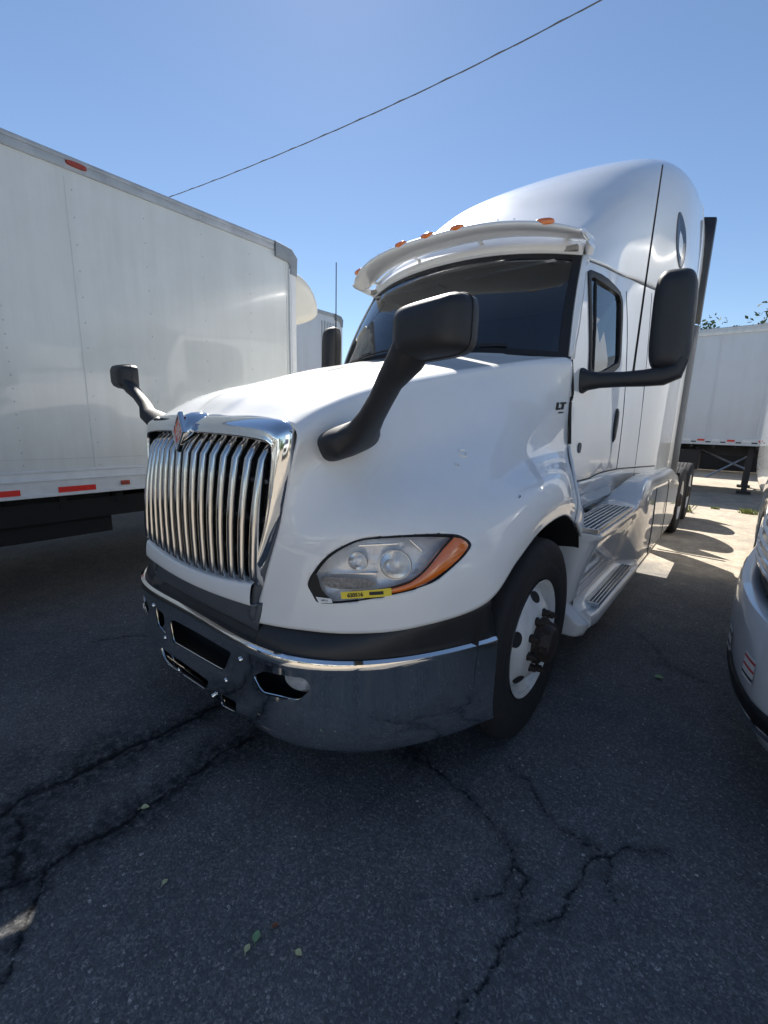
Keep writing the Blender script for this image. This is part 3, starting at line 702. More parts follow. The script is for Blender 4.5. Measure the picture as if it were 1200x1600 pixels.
# --- wheels
def wheel(y, u_face, sgn, kind):
    wroot = bpy.data.objects.new('wheel', None); COL.objects.link(wroot); wroot.parent = truck; wroot.location = Vector((XC + sgn * u_face, y, .505)) - base_of(truck)
    c = (XC + sgn * u_face, y, .505); W_ = .285
    # tyre: offsets measured inward (negative) from the rim flange plane
    prof = [(-W_ + .02, .31), (-W_ - .01, .38), (-W_ - .012, .44), (-W_ + .01, .485), (-W_ + .035, .503)]
    for g in range(4):
        o0 = -W_ + .055 + g * .052; prof += [(o0, .506), (o0 + .001, .492), (o0 + .009, .492), (o0 + .010, .506)]
    prof += [(-.022, .503), (.002, .492), (.013, .47), (.018, .44), (.017, .40), (.015, .385), (.0155, .383), (.013, .36), (.006, .325), (-.002, .303), (-.02, .298)]
    mk('tyre', *lathe(prof, c, sgn=sgn, seg=96), M['tyre'], wroot, angle=50)
    if kind == 'front':
        rim = [(-.05, .278), (-.012, .284), (.002, .298), (.004, .300), (-.006, .292), (-.010, .281), (-.03, .272), (-.05, .262), (-.045, .250), (-.02, .225), (.008, .19), (.024, .165), (.028, .15), (.028, .10), (.028, .05)]
        hubp = [(.028, .118), (.045, .116), (.055, .092), (.085, .085), (.10, .072), (.104, .03), (.104, .0001)]; sr, so_ = .1425, .026
    else:
        rim = [(-.05, .278), (-.012, .284), (.002, .298), (.004, .300), (-.006, .292), (-.010, .281), (-.05, .27), (-.10, .262), (-.15, .255), (-.17, .24), (-.175, .19), (-.16, .16), (-.16, .05)]
        hubp = [(-.16, .125), (-.06, .115), (.0, .10), (.02, .08), (.022, .0001)]; sr, so_ = .1425, -.155
    r = mk('rim', *lathe(rim, c, sgn=sgn, seg=80), M['rimwhite'], wroot, angle=40)
    # hand holes in the disc
    for k in range(5):
        a_ = math.radians(72 * k + (18 if kind == 'front' else 0)); rr = .216 if kind == 'front' else .205
        cc = np.array((c[0], c[1] + rr * math.cos(a_), c[2] + rr * math.sin(a_)))
        er, et = np.array((0, math.cos(a_), math.sin(a_))), np.array((0, -math.sin(a_), math.cos(a_)))
        off = np.array((sgn * (-.0115 if kind == 'front' else -.1725), 0, 0)); ex = np.array((sgn, 0, 0)); rx = er * .9 + ex * (-.62 if kind == 'front' else 0); rx /= np.linalg.norm(rx)
        nn = np.cross(rx, et); nn *= sgn * np.sign(nn[0]) 
        mk('hand_hole', *superloft([(cc + off - nn * .02, rx, et, .030, .038, 2.1), (cc + off + nn * .0015, rx, et, .030, .038, 2.1)], 20), M['dark'], wroot)
    h = mk('hub', *lathe(hubp, c, sgn=sgn, seg=32), M['hub'], wroot)
    for k in range(10):
        a_ = 2 * math.pi * k / 10 + .2; p = np.array((c[0] + sgn * so_, c[1] + sr * math.cos(a_), c[2] + sr * math.sin(a_))); ex = np.array((sgn, 0, 0.))
        L_ = .045
        mk('lug_nut', *superloft([(p, (0, 1, 0), (0, 0, 1), .021, .021, 2), (p + ex * .008, (0, 1, 0), (0, 0, 1), .021, .021, 2), (p + ex * .009, (0, 1, 0), (0, 0, 1), .016, .016, 3), (p + ex * .03, (0, 1, 0), (0, 0, 1), .016, .016, 3), (p + ex * .031, (0, 1, 0), (0, 0, 1), .010, .010, 2), (p + ex * L_, (0, 1, 0), (0, 0, 1), .010, .010, 2)], 12), M['hub'], wroot)
    if kind == 'front':
        for k in range(6):
            a_ = 2 * math.pi * k / 6; p = np.array((c[0] + sgn * .06, c[1] + .085 * math.cos(a_), c[2] + .085 * math.sin(a_)))
            mk('hub_bolt', *superloft([(p, (0, 1, 0), (0, 0, 1), .012, .012, 3), (p + (sgn * .028, 0, 0), (0, 1, 0), (0, 0, 1), .011, .011, 3)], 10), M['hub'], wroot)
    else:       # inner tyre of the dual
        pr = [(o - .335, r_) for o, r_ in prof]; mk('inner_tyre', *lathe(pr, c, sgn=sgn, seg=72), M['tyre'], wroot, angle=50)
        mk('inner_rim', *lathe([(-.30, .28), (-.32, .25), (-.19, .2), (-.18, .05)], c, sgn=sgn, seg=40), M['rimwhite'], wroot)
for s_ in (1, -1):
    wheel(2.04, 1.13, s_, 'front')
    for y in (7.98, 9.30): wheel(y, 1.20, s_, 'rear')

# --- cab and sleeper sides
CABROWS = ['z']
#            y-columns: front edge ... rear of sleeper
def cab_side(sgn):
    # z, front edge (u, y), u amidships
    rows = [(1.00, (.975, 2.86), .985), (1.20, (.985, 2.84), .995), (1.43, (.978, 2.815), .992), (1.70, (.970, 2.775), .985), (1.94, (.955, 2.745), .972),
            (2.15, (.935, 2.85), .955), (2.40, (.905, 2.975), .925), (2.60, (.873, 3.09), .895)]
    G = []
    for z, (u0, y0), um in rows:
        r = []
        for f in (0, .12, .28, .42, .56, .72, .86, 1.0):
            y = y0 + (6.06 - y0) * f
            u = um - (um - u0) * max(0, (3.3 - y) / (3.3 - y0)) ** 1.6 if y < 3.3 else um
            if y > 3.9:
                k = min(1, (y - 3.9) / 1.7); u += (1.165 - um) * k * k * (3 - 2 * k)
            lift = max(0, (z - 2.2) / .4) * .17 * min(1, max(0, (y - 3.1) / 1.3))
            r.append((u, y, z + lift))
        G.append(r)
    return np.array(G)
CS = cab_side(1); CSG = patch(CS, 20, 20)
def on_side(y, z, off=0.):
    """u of the cab side at y, z"""
    P = CSG.reshape(-1, 3); d = (P[:, 1] - y) ** 2 + (P[:, 2] - z) ** 2; i = np.argsort(d)[:4]; wgt = 1 / (d[i] + 1e-6)
    return (P[i, 0] @ wgt) / wgt.sum() + off
WINP = [(3.10, 1.93), (3.10, 2.06), (3.11, 2.44), (3.15, 2.50), (3.25, 2.515), (3.78, 2.55), (3.88, 2.53), (3.92, 2.46), (3.90, 2.15), (3.87, 2.06), (3.78, 2.02), (3.42, 1.93), (3.18, 1.905)]
def cabshell(sgn):
    G = CSG; nr, nc = G.shape[:2]; F = []; Pw = np.array(WINP); cw = Pw.mean(0)
    Dw = densify(WINP, 4); Dc = Dw.mean(0); Dw = np.array([p + (p - Dc) / np.linalg.norm(p - Dc) * .014 for p in Dw])
    mids = (G[:-1, :-1] + G[1:, 1:]) / 2; INW = inside(mids[..., 1:].reshape(-1, 2), Dw).reshape(nr - 1, nc - 1)
    for i in range(nr - 1):
        for j in range(nc - 1):
            if not INW[i, j]: F.append((i * nc + j, i * nc + j + 1, (i + 1) * nc + j + 1, (i + 1) * nc + j))
    return mk('cab_side', TT(G.reshape(-1, 3), sgn), F, M['white'], truck, True, .02, 0, 60)
def sidepts(yz, off, sgn): return np.array([T((on_side(y, z, off), y, z), sgn) for y, z in yz])
def loop_strip(yz_out, yz_in, o1, o2, sgn):
    n = len(yz_out); return np.vstack([sidepts(yz_out, o1, sgn), sidepts(yz_in, o2, sgn)]), [(i, (i + 1) % n, n + (i + 1) % n, n + i) for i in range(n)]
def side_panel(sgn):
    cs = cabshell(sgn)
    D = densify(WINP, 4); c = D.mean(0)
    grow = lambda d: np.array([p + (p - c) / np.linalg.norm(p - c) * d for p in D])
    door = bpy.data.objects.new('door', None); COL.objects.link(door); door.parent = truck; door.location = Vector(T((.98, 3.5, 1.9), sgn)) - base_of(truck)
    rows = [grow(.040), grow(.040), grow(.020), grow(-.014), grow(-.020)]; offs = [-.008, .007, .012, .007, -.03]
    Vs = np.vstack([sidepts(r, o, sgn) for r, o in zip(rows, offs)]); n = len(D)
    mk('window_seal', Vs, [(a1 * n + i, a1 * n + (i + 1) % n, (a1 + 1) * n + (i + 1) % n, (a1 + 1) * n + i) for a1 in range(4) for i in range(n)], M['rubber'], door)
    Vs = np.vstack([sidepts(grow(-.012), -.008, sgn)]); mk('window_pane', Vs, [tuple(range(n))], M['side'], door, False)
    # divider bar of the vent window
    mk('window_divider', *tube(sidepts([(3.20, 1.92), (3.22, 2.2), (3.26, 2.50)], -.012, sgn), .012, 8), M['rubber'], door)
    # shut lines: real recessed grooves drawn as thin dark channels let into the skin
    def groove(pts, w_=.0075, name='door_gap'):
        P = cr(np.array(pts, float), 6); mk(name, *tube(sidepts(P, .0, sgn), w_, 6), M['rubber'], door)
    groove([(2.95, 1.20), (3.15, 1.20), (3.30, 1.20), (3.55, 1.215), (4.0, 1.215), (4.5, 1.205), (5.2, 1.19)], .006)
    groove([(4.12, 1.215), (4.14, 1.5), (4.14, 1.9), (4.12, 2.3), (4.06, 2.62)], .0035)
    hy, hz = 3.92, 1.575; u = on_side(hy, hz)
    mk('door_handle', *superloft([(T((u - .01, hy, hz), sgn), (0, 1, -.12), (0, .12, 1), .055, .135, 2), (T((u + .006, hy, hz), sgn), (0, 1, -.12), (0, .12, 1), .055, .135, 2), (T((u + .016, hy, hz), sgn), (0, 1, -.12), (0, .12, 1), .034, .115, 2)], 28), M['black'], door)
    ly, lz = 3.00, 1.42; u = on_side(ly, lz); mk('lock_cover', *superloft([(T((u - .01, ly, lz), sgn), (0, 1, 0), (0, 0, 1), .035, .035, 2.4), (T((u + .005, ly, lz), sgn), (0, 1, 0), (0, 0, 1), .033, .033, 2.4)], 20), M['greyplastic'], door)
    # sleeper luggage door outline and seam to roof cap
    P = cr(np.array([(3.15, 2.59), (3.5, 2.64), (4.2, 2.74), (5.2, 2.765), (6.04, 2.765)]), 6)
    mk('roof_seam', *tube(sidepts(P, .001, sgn), .005, 6), M['greyplastic'], truck)
    for pts in ([(4.62, 1.05), (4.62, 1.6), (4.62, 2.3), (4.62, 2.72)],):
        mk('sleeper_seam', *tube(sidepts(cr(np.array(pts), 6), .0, sgn), .003, 6), M['greyplastic'], truck)
for s_ in (1, -1): side_panel(s_)
# hood to cab gap
for s_ in (1, -1):
    P = cr(np.array([(.958, 2.735, 1.935), (.972, 2.775, 1.75), (.968, 2.77, 1.68), (.978, 2.81, 1.45)]), 8)
    mk('hood_gap', *tube(TT(P, s_), .0095, 8), M['rubber'], truck)

# --- roof fairing, half sections from seam to centre line
ROOF = np.array([
 [(.873, 3.10, 2.60), (.905, 3.5, 2.68), (.96, 3.95, 2.74), (1.05, 4.45, 2.77), (1.13, 5.0, 2.77), (1.165, 5.55, 2.77), (1.165, 6.06, 2.77)],
 [(.868, 3.095, 2.645), (.91, 3.50, 2.79), (.975, 3.92, 2.95), (1.07, 4.42, 3.09), (1.145, 5.0, 3.18), (1.17, 5.55, 3.22), (1.17, 6.06, 3.22)],
 [(.845, 3.07, 2.69), (.89, 3.46, 2.92), (.95, 3.87, 3.17), (1.03, 4.38, 3.38), (1.11, 4.96, 3.60), (1.145, 5.52, 3.70), (1.150, 6.06, 3.72)],
 [(.77, 3.02, 2.73), (.80, 3.40, 2.98), (.84, 3.80, 3.27), (.91, 4.31, 3.58), (.985, 4.90, 3.83), (1.045, 5.50, 3.935), (1.085, 6.05, 3.95)],
 [(.50, 2.96, 2.78), (.52, 3.33, 3.04), (.54, 3.73, 3.355), (.60, 4.23, 3.665), (.70, 4.84, 3.92), (.82, 5.46, 4.045), (.90, 6.04, 4.06)],
 [(0, 2.91, 2.81), (0, 3.29, 3.065), (0, 3.70, 3.385), (0, 4.20, 3.69), (0, 4.81, 3.94), (0, 5.44, 4.07), (0, 6.03, 4.10)]])
for j_ in range(ROOF.shape[1]):
    y_ = ROOF[0, j_, 1]; k_ = min(1, max(0, (y_ - 3.9) / 1.7)); k_ = k_ * k_ * (3 - 2 * k_)
    ROOF[0, j_, 0] = (.873 + .022 * min(1, (y_ - 3.09) / .21)) + (1.165 - .895) * k_ + .006; ROOF[0, j_, 2] = 2.598 + .17 * min(1, max(0, (y_ - 3.1) / 1.3))
ROOF[1, 1:4, 0] = (.905, .94, 1.01)
def roof():
    full = np.concatenate([ROOF, ROOF[-2::-1] * np.array([-1, 1, 1])])
    G = patch(full, 12, 12); mk('roof_fairing', *gridvf(TT(G)), M['roofwhite'], truck, True, .015, 0, 60)
    back = patch(full, 12, 12)[:, -1]; bt = back.copy(); bt[:, 2] = 1.0; bt[:, 0] = np.clip(bt[:, 0], -1.16, 1.16)
    mk('sleeper_back', *gridvf(TT(np.stack([back, bt]))), M['white'], truck, True, .015)
    # oval side marker window
    for sgn in (1, -1):
        pts = densify([(4.76, 3.36), (4.84, 3.36), (4.97, 3.27), (5.06, 3.12), (5.05, 3.02), (4.96, 3.03), (4.84, 3.12), (4.77, 3.24)], 4)
        def ru(y, z):
            P = patch(ROOF, 12, 12).reshape(-1, 3); d = (P[:, 1] - y) ** 2 + (P[:, 2] - z) ** 2; i = np.argsort(d)[:4]; w_ = 1 / (d[i] + 1e-6); return (P[i, 0] @ w_) / w_.sum()
        c = pts.mean(0); V = []; 
        for k, o in ((1.05, -.01), (1.05, .006), (1.0, .008), (.98, .004)): V += [T((ru(*(c + (p - c) * k)) + o, *(c + (p - c) * k)), sgn) for p in pts]
        n = len(pts); mk('sleeper_window_frame', V, [(a1 * n + i, a1 * n + (i + 1) % n, (a1 + 1) * n + (i + 1) % n, (a1 + 1) * n + i) for a1 in range(3) for i in range(n)], M['greyplastic'], truck)
        mk('sleeper_window', [T((ru(*(c + (p - c) * .99)) + .006, *(c + (p - c) * .99)), sgn) for p in pts], [tuple(range(n))], M['bluewin'], truck, False)
M['bluewin'] = simple('sleeper_window_glass', (.03, .035, .06), .06, spec=.6)
roof()

# --- side extenders behind the sleeper
for s_ in (1, -1):
    P = np.array([[(1.155, 6.05, z), (1.165, 6.25, z), (1.165, 6.46, z)] for z in (1.05, 1.6, 2.2, 2.9, 3.35)] + [[(1.13, 6.05, 3.66), (1.15, 6.25, 3.68), (1.15, 6.46, 3.66)], [(1.09, 6.05, 3.84), (1.12, 6.25, 3.88), (1.12, 6.46, 3.88)]])
    mk('side_extender', *gridvf(TT(patch(P, 3, 4), s_)), M['white'], truck, True, .02)
    for (z0, z1, mt, u0, u1) in ((2.80, 3.93, 'bumpblack', 1.09, 1.215), (1.02, 2.78, 'greyplastic', 1.145, 1.212)):
        P = np.array([[(u0, 6.47, z), (u1, 6.56, z), (u1 + .004, 6.64, z)] for z in np.linspace(z0, z1, 5)])
        mk('extender_edge', *gridvf(TT(P, s_)), M[mt], truck, True, .025)

# --- windshield
WB = lambda u: np.array([u, 2.43 + .315 * (abs(u) / .935) ** 2.4, 1.99 - .045 * (u / .935) ** 2])
WT = lambda u: np.array([u, 2.85 + .22 * (abs(u) / .855) ** 2.4, 2.66 - .05 * (u / .855) ** 2])
def wpt(a_, v, off=0):
    """a_ in -1..1 across, v 0 bottom .. 1 top"""
    b_, t_ = WB(.935 * a_), WT(.855 * a_); p = b_ * (1 - v) + t_ * v; p[1] -= .03 * math.sin(math.pi * v)
    return p + np.array([0, -1, .8]) * off * .8
def windshield():
    A_ = np.linspace(-1, 1, 41); Vv = np.linspace(0, 1, 15)
    G = np.array([[wpt(a_, v) for a_ in A_] for v in Vv]); o = mk('windshield', *gridvf(TT(G)), M['wind'], truck, True)
    def strip(pairs, off=.004):
        G = np.array([[wpt(a_, v, off) for (a_, v) in row] for row in pairs]); return gridvf(TT(G))
    fr = [strip([[(a_, v) for a_ in A_] for v in (0, .02, .045)]), strip([[(a_, v) for a_ in A_] for v in (.93, .965, 1)]),
          strip([[(a_, v) for v in Vv] for a_ in (-1, -.975, -.95)]), strip([[(a_, v) for v in Vv] for a_ in (.95, .975, 1)])]
    mk('windshield_border', *join(fr), M['rubber'], o)
    mk('windshield_gasket', *tube([T(wpt(a_, 1.0, .008)) for a_ in A_], .012, 8), M['roofwhite'], o)
    # header panel between windshield and roof cap
    rows = [[WT(.855 * a_) for a_ in A_], [WT(.862 * a_) + (0, -.012, .035) for a_ in A_], [WT(.868 * a_) + (0, .02, .075) for a_ in A_]]
    rows.append([(np.interp(a_, [-1, 1], [-.87, .87]), 2.915 + .17 * abs(a_) ** 2.4, 2.80 - .12 * abs(a_) ** 2.2) for a_ in A_])
    rows.append([(np.interp(a_, [-1, 1], [-.865, .865]), 2.98 + .12 * abs(a_) ** 2.4, 2.83 - .13 * abs(a_) ** 2.2) for a_ in A_])
    mk('windshield_header', *gridvf(TT(patch(np.array(rows), 3, 1))), M['white'], truck, True, .01)
    # A pillars
    for sgn in (1, -1):
        Q = []
        for v in np.linspace(0, 1, 9):
            p = wpt(1, v); z = p[2]; ue = np.interp(z, [1.94, 2.15, 2.4, 2.6], [.955, .935, .905, .873]); ye = np.interp(z, [1.94, 2.15, 2.4, 2.6], [2.745, 2.85, 2.975, 3.09])
            Q.append([p + (-.01, .01, 0), p + (.008, -.006, .0), np.array((ue + .004, ye, z)), np.array((ue + .003, ye + .05, z))])
        mk('windshield_pillar', *gridvf(TT(np.array(Q), sgn)), M['white'], truck, True, .01)
    # cowl filler between hood and glass
    rows = [[wpt(a_, 0, .006) for a_ in A_], [wpt(a_, 0, .0) + (0, -.04, -.01) for a_ in A_], [wpt(a_, 0, 0) + (0, -.07, -.06) for a_ in A_]]
    mk('cowl', *gridvf(TT(np.array(rows))), M['bumpblack'], truck, True, .01)
    # wiper blades resting low on the glass
    for a0, a1 in ((-.70, -.08), (.05, .68)):
        P = [T(wpt(a0 + (a1 - a0) * k, .035 + .03 * k, .018)) for k in np.linspace(0, 1, 9)]
        wp = mk('wiper', *tube(P, .007, 6), M['black'], truck)
        mk('wiper_arm', *tube([T(wpt(a0 + .05, -.05, .03)), T(wpt(a0 + .2, .02, .035)), T(wpt((a0 + a1) / 2, .05, .028))], .008, 6), M['black'], wp)
windshield()
# --- interior
def interior():
    it = mk('cab_interior', *join([boxvf((XC, 4.6, 1.9), (1.8, .04, 1.7)), boxvf((XC, 3.7, 1.18), (1.85, 1.8, .04))]), M['interior'], truck, False)
    mk('headliner', *boxvf((XC, 3.70, 2.64), (1.68, 1.4, .03)), M['headliner'], truck, False)
    rows = [[(u, 2.58 + .2 * abs(u) ** 2, 1.91) for u in np.linspace(-.87, .87, 13)], [(u, 2.75, 1.965 + .015 * math.cos(u * 5)) for u in np.linspace(-.88, .88, 13)], [(u, 3.0, 1.94) for u in np.linspace(-.88, .88, 13)], [(u, 3.04, 1.60) for u in np.linspace(-.88, .88, 13)]]
    mk('dashboard', *gridvf(TT(patch(np.array(rows), 4, 2))), M['interior'], truck)
    for u in (-.5, .5):
        st = mk('seat', *superloft([((XC + u, 3.75, 1.35), (1, 0, 0), (0, 1, 0), .26, .25, 3), ((XC + u, 3.75, 1.52), (1, 0, 0), (0, 1, 0), .27, .27, 3)]), M['seat'], truck)
        mk('seat_back', *superloft([((XC + u, 3.98, 1.5), (1, 0, 0), (0, 1, 0), .26, .08, 3), ((XC + u, 4.08, 2.1), (1, 0, 0), (0, 1, 0), .24, .06, 3), ((XC + u, 4.10, 2.15), (1, 0, 0), (0, 1, 0), .15, .06, 3), ((XC + u, 4.12, 2.35), (1, 0, 0), (0, 1, 0), .13, .05, 3)]), M['seat'], st)
    a_ = np.linspace(0, 2 * math.pi, 33); c = np.array((XC + .5, 3.2, 1.90)); P = [c + .22 * (math.cos(t) * np.array((1, 0, 0)) + math.sin(t) * np.array((0, .55, .83))) for t in a_]
    mk('steering_wheel', *tube(P, .014, 8, False, 1, (0, -.83, .55)), M['black'], truck)
    # sun visors and the passenger grab handle
    for u in (-.42, .42): mk('sun_visor', *boxvf((XC + u, 3.0, 2.565), (.62, .14, .015)), M['headliner'], truck, False)
    g = [(-.80, 3.12, 2.58), (-.80, 3.06, 2.50), (-.835, 3.02, 2.42), (-.80, 2.99, 2.32), (-.85, 2.93, 2.17), (-.87, 2.88, 2.05)]
    mk('grab_handle', *tube(TT(cr(np.array(g), 6)), .016, 8), M['greyplastic'], truck)
interior()

# --- sun visor with marker lights
def visor():
    V0 = lambda a_: np.array([.915 * a_, 2.70 + .25 * abs(a_) ** 2.8, 2.750 - .080 * abs(a_) ** 2.4])
    secs = []
    A_ = np.linspace(-1, 1, 49)
    for a_ in A_:
        p = V0(a_); k = 1 - abs(a_) ** 12 * .4
        secs.append((T(p), (0, 1, .04), (0, -.04, 1), .120 * k, .023 * k, 2.7))
    v = mk('sun_visor_outer', *superloft(secs, 28), M['roofwhite'], truck, angle=60)
    for sgn in (1, -1):
        p = V0(sgn * .99); q = np.array([sgn * .875, 3.13, 2.65])
        mk('visor_end', *superloft([(T(p), (0, 1, .04), (0, -.04, 1), .10, .024, 2.4), (T(p * .5 + q * .5 + (sgn * .018, .0, .01)), (0, 1, .04), (0, -.04, 1), .10, .028, 2.4), (T(q), (0, 1, 0), (0, 0, 1), .09, .03, 2.2)], 20), M['roofwhite'], v)
    for a_ in (-.9, -.3, .3, .9):
        p = V0(a_); q = WT(.85 * a_) + (0, .0, .085)
        mk('visor_bracket', *superloft([(T(p + (0, .05, .0)), (1, 0, 0), (0, 1, 0), .012, .03, 2.5), (T(q), (1, 0, 0), (0, 1, 0), .016, .035, 2.5)], 14), M['roofwhite'], v)
    X_ = lambda a_: np.array((1, .35 * a_ * abs(a_), -.1 * a_))
    for a_ in (-.80, -.24, 0.0, .24, .80):
        p = V0(a_) + (0, -.098, .000); n_ = np.array((0, -.74, .67))
        ml = mk('marker_light', *superloft([(T(p + n_ * .006), X_(a_), (0, .67, .74), .052, .021, 2), (T(p + n_ * .020), X_(a_), (0, .67, .74), .050, .019, 2), (T(p + n_ * .028), X_(a_), (0, .67, .74), .038, .012, 2), (T(p + n_ * .030), X_(a_), (0, .67, .74), .02, .006, 2)], 20), M['amber'], v)
    for a_ in (-.6, -.5, -.36, .40, .52, .62):
        p = V0(a_) + (0, -.085, .006); mk('rivet', *superloft([(T(p + n_ * .018), (1, 0, 0), (0, 1, .62), .007, .007, 2), (T(p + n_ * .023), (1, 0, 0), (0, 1, .62), .004, .004, 2)], 10), M['chrome'], v)
visor()

# --- mirrors
def hood_mirror(sgn):
    if sgn > 0: h = np.array((1.137, .975, 1.779)); hy = -.05; k3 = np.array((.985, 1.01, 1.66)); k4 = np.array((1.06, .985, 1.715))
    else: h = np.array((1.160, 1.105, 1.780)); hy = .06; k3 = np.array((.985, 1.115, 1.665)); k4 = np.array((1.07, 1.11, 1.715))
    S = lambda v: (sgn * v[0], v[1], v[2])
    F_ = (.15, 1, .32); N_ = (1, -.20, .28); B_ = (-.28, -.25, 1)
    m1 = mk('hood_mirror', *superloft([
        (T((.655, 1.165, 1.475), sgn), S(F_), S((-.3, -.3, 1)), .118, .060, 3.2), (T((.715, 1.150, 1.488), sgn), S(F_), S((-.3, -.3, 1)), .116, .058, 3.2),
        (T((.740, 1.145, 1.497), sgn), S(F_), S((-.4, -.3, 1)), .100, .050, 2.8), (T((.775, 1.135, 1.520), sgn), S(F_), S((-.6, -.2, 1)), .070, .044, 2.4),
        (T((.84, 1.10, 1.562), sgn), S((.1, 1, .2)), S((-.7, -.2, 1)), .050, .036, 2.3), (T((.91, 1.06 if sgn > 0 else 1.12, 1.61), sgn), S((.1, 1, .1)), S((-.7, -.3, 1)), .040, .032, 2.3),
        (T(k3, sgn), S((.15, 1, .1)), S((-.7, -.3, .9)), .037, .033, 2.3), (T(k4, sgn), S((.3, 1, .1)), S((-.6, -.2, .9)), .044, .044, 2.4),
        (T(h + (-.04, 0, -.02), sgn), S((.5, 1, 0)), S((-.3, 0, 1)), .050, .050, 2.4)], 26), M['black'], truck)
    ax = S((1, hy, .06)); bx = S((.0, 0, 1)); hw, hh = .116, .073; secs = []
    for o, k in ((-.052, .35), (-.048, .62), (-.036, .82), (-.012, .95), (.02, 1.0), (.045, 1.0), (.052, .97)):
        secs.append((T(h + (0, o, 0), sgn), ax, bx, hw * k, hh * k, 5.0))
    mk('mirror_shell', *superloft(secs, 44), M['black'], m1, angle=50)
    th = np.linspace(0, 2 * np.pi, 45)
    rim = [np.array(T(h + (0, .016, 0), sgn)) + np.sign(np.cos(t)) * abs(np.cos(t)) ** .4 * hw * 1.0 * np.array(ax) / np.linalg.norm(ax) + np.sign(np.sin(t)) * abs(np.sin(t)) ** .4 * hh * 1.0 * np.array(bx) / np.linalg.norm(bx) for t in th]
    mk('housing_seam', *tube(rim, .0016, 6, False, 1, (0, 1, 0)), M['rubber'], m1)
    mk('mirror_glass', *superloft([(T(h + (0, .0525, 0), sgn), ax, bx, hw * .9, hh * .88, 3.6), (T(h + (0, .0545, 0), sgn), ax, bx, hw * .9, hh * .88, 3.6)], 44), M['mirror'], m1)
for s_ in (1, -1): hood_mirror(s_)
def door_mirror(sgn):
    c0 = np.array((.955, 2.955, 1.835)); hd = np.array((1.392, 3.06, 2.155))
    m1 = mk('door_mirror', *superloft([
        (T(c0 + (-.01, 0, 0), sgn), (0, 1, 0), (0, 0, 1), .070, .080, 3.2), (T(c0 + (.022, 0, 0), sgn), (0, 1, 0), (0, 0, 1), .066, .076, 3.2),
        (T(c0 + (.050, .0, .0), sgn), (0, 1, 0), (0, 0, 1), .052, .058, 2.8), (T(c0 + (.12, .01, .0), sgn), (0, 1, 0), (0, 0, 1), .046, .046, 2.5), (T(c0 + (.24, .03, .003), sgn), (0, 1, 0), (0, 0, 1), .048, .044, 2.5),
        (T(c0 + (.34, .06, .008), sgn), (0, 1, 0), (0, 0, 1), .058, .048, 2.6), (T(c0 + (.44, .09, .02), sgn), (0, 1, 0), (0, 0, 1), .062, .054, 2.6), (T(c0 + (.50, .10, .05), sgn), (0, 1, 0), (-.5 * sgn, 0, 1), .055, .05, 2.4), (T(c0 + (.51, .10, .12), sgn), (0, 1, 0), (-1 * sgn, 0, .6), .045, .04, 2.4)], 26), M['black'], truck)
    mk('base_gasket', *superloft([(T(c0 + (-.004, 0, 0), sgn), (0, 1, 0), (0, 0, 1), .076, .086, 3.2), (T(c0 + (.008, 0, 0), sgn), (0, 1, 0), (0, 0, 1), .076, .086, 3.2)], 28), M['rubber'], m1)
    for dy_, dz_ in ((-.045, .05), (.045, .05), (-.045, -.05), (.045, -.05)):
        mk('mounting_bolt', *superloft([(T(c0 + (.02, dy_, dz_), sgn), (0, 1, 0), (0, 0, 1), .009, .009, 3), (T(c0 + (.030, dy_, dz_), sgn), (0, 1, 0), (0, 0, 1), .008, .008, 3)], 10), M['silver'], m1)
    ax = np.array((sgn, .22, 0)); secs = []
    for o, k in ((-.085, .30), (-.080, .52), (-.066, .74), (-.040, .91), (.0, 1.0), (.05, 1.0), (.062, .96)):
        secs.append((T(hd + (0, o, 0), sgn), ax, (-.03 * sgn, 0, 1), .105 * k, .275 * (1 - (1 - k) * .45), 4.2))
    mk('mirror_shell', *superloft(secs, 44), M['black'], m1, angle=50)
    for dz, hh in ((.065, .165), (-.18, .065)):
        mk('mirror_glass', *superloft([(T(hd + (0, .0625, dz), sgn), ax, (0, 0, 1), .095, hh, 4), (T(hd + (0, .0645, dz), sgn), ax, (0, 0, 1), .095, hh, 4)], 40), M['mirror'], m1)
    b_ = T((1.243, 2.98, 1.87), sgn)
    an = mk('antenna', *tube([b_, (b_[0] + .002, b_[1], b_[2] + .5), (b_[0] + .006 * sgn, b_[1] + .01, b_[2] + 1.08)], [.0062, .0052, .0042], 8), M['rubber'], m1)
for s_ in (1, -1): door_mirror(s_)

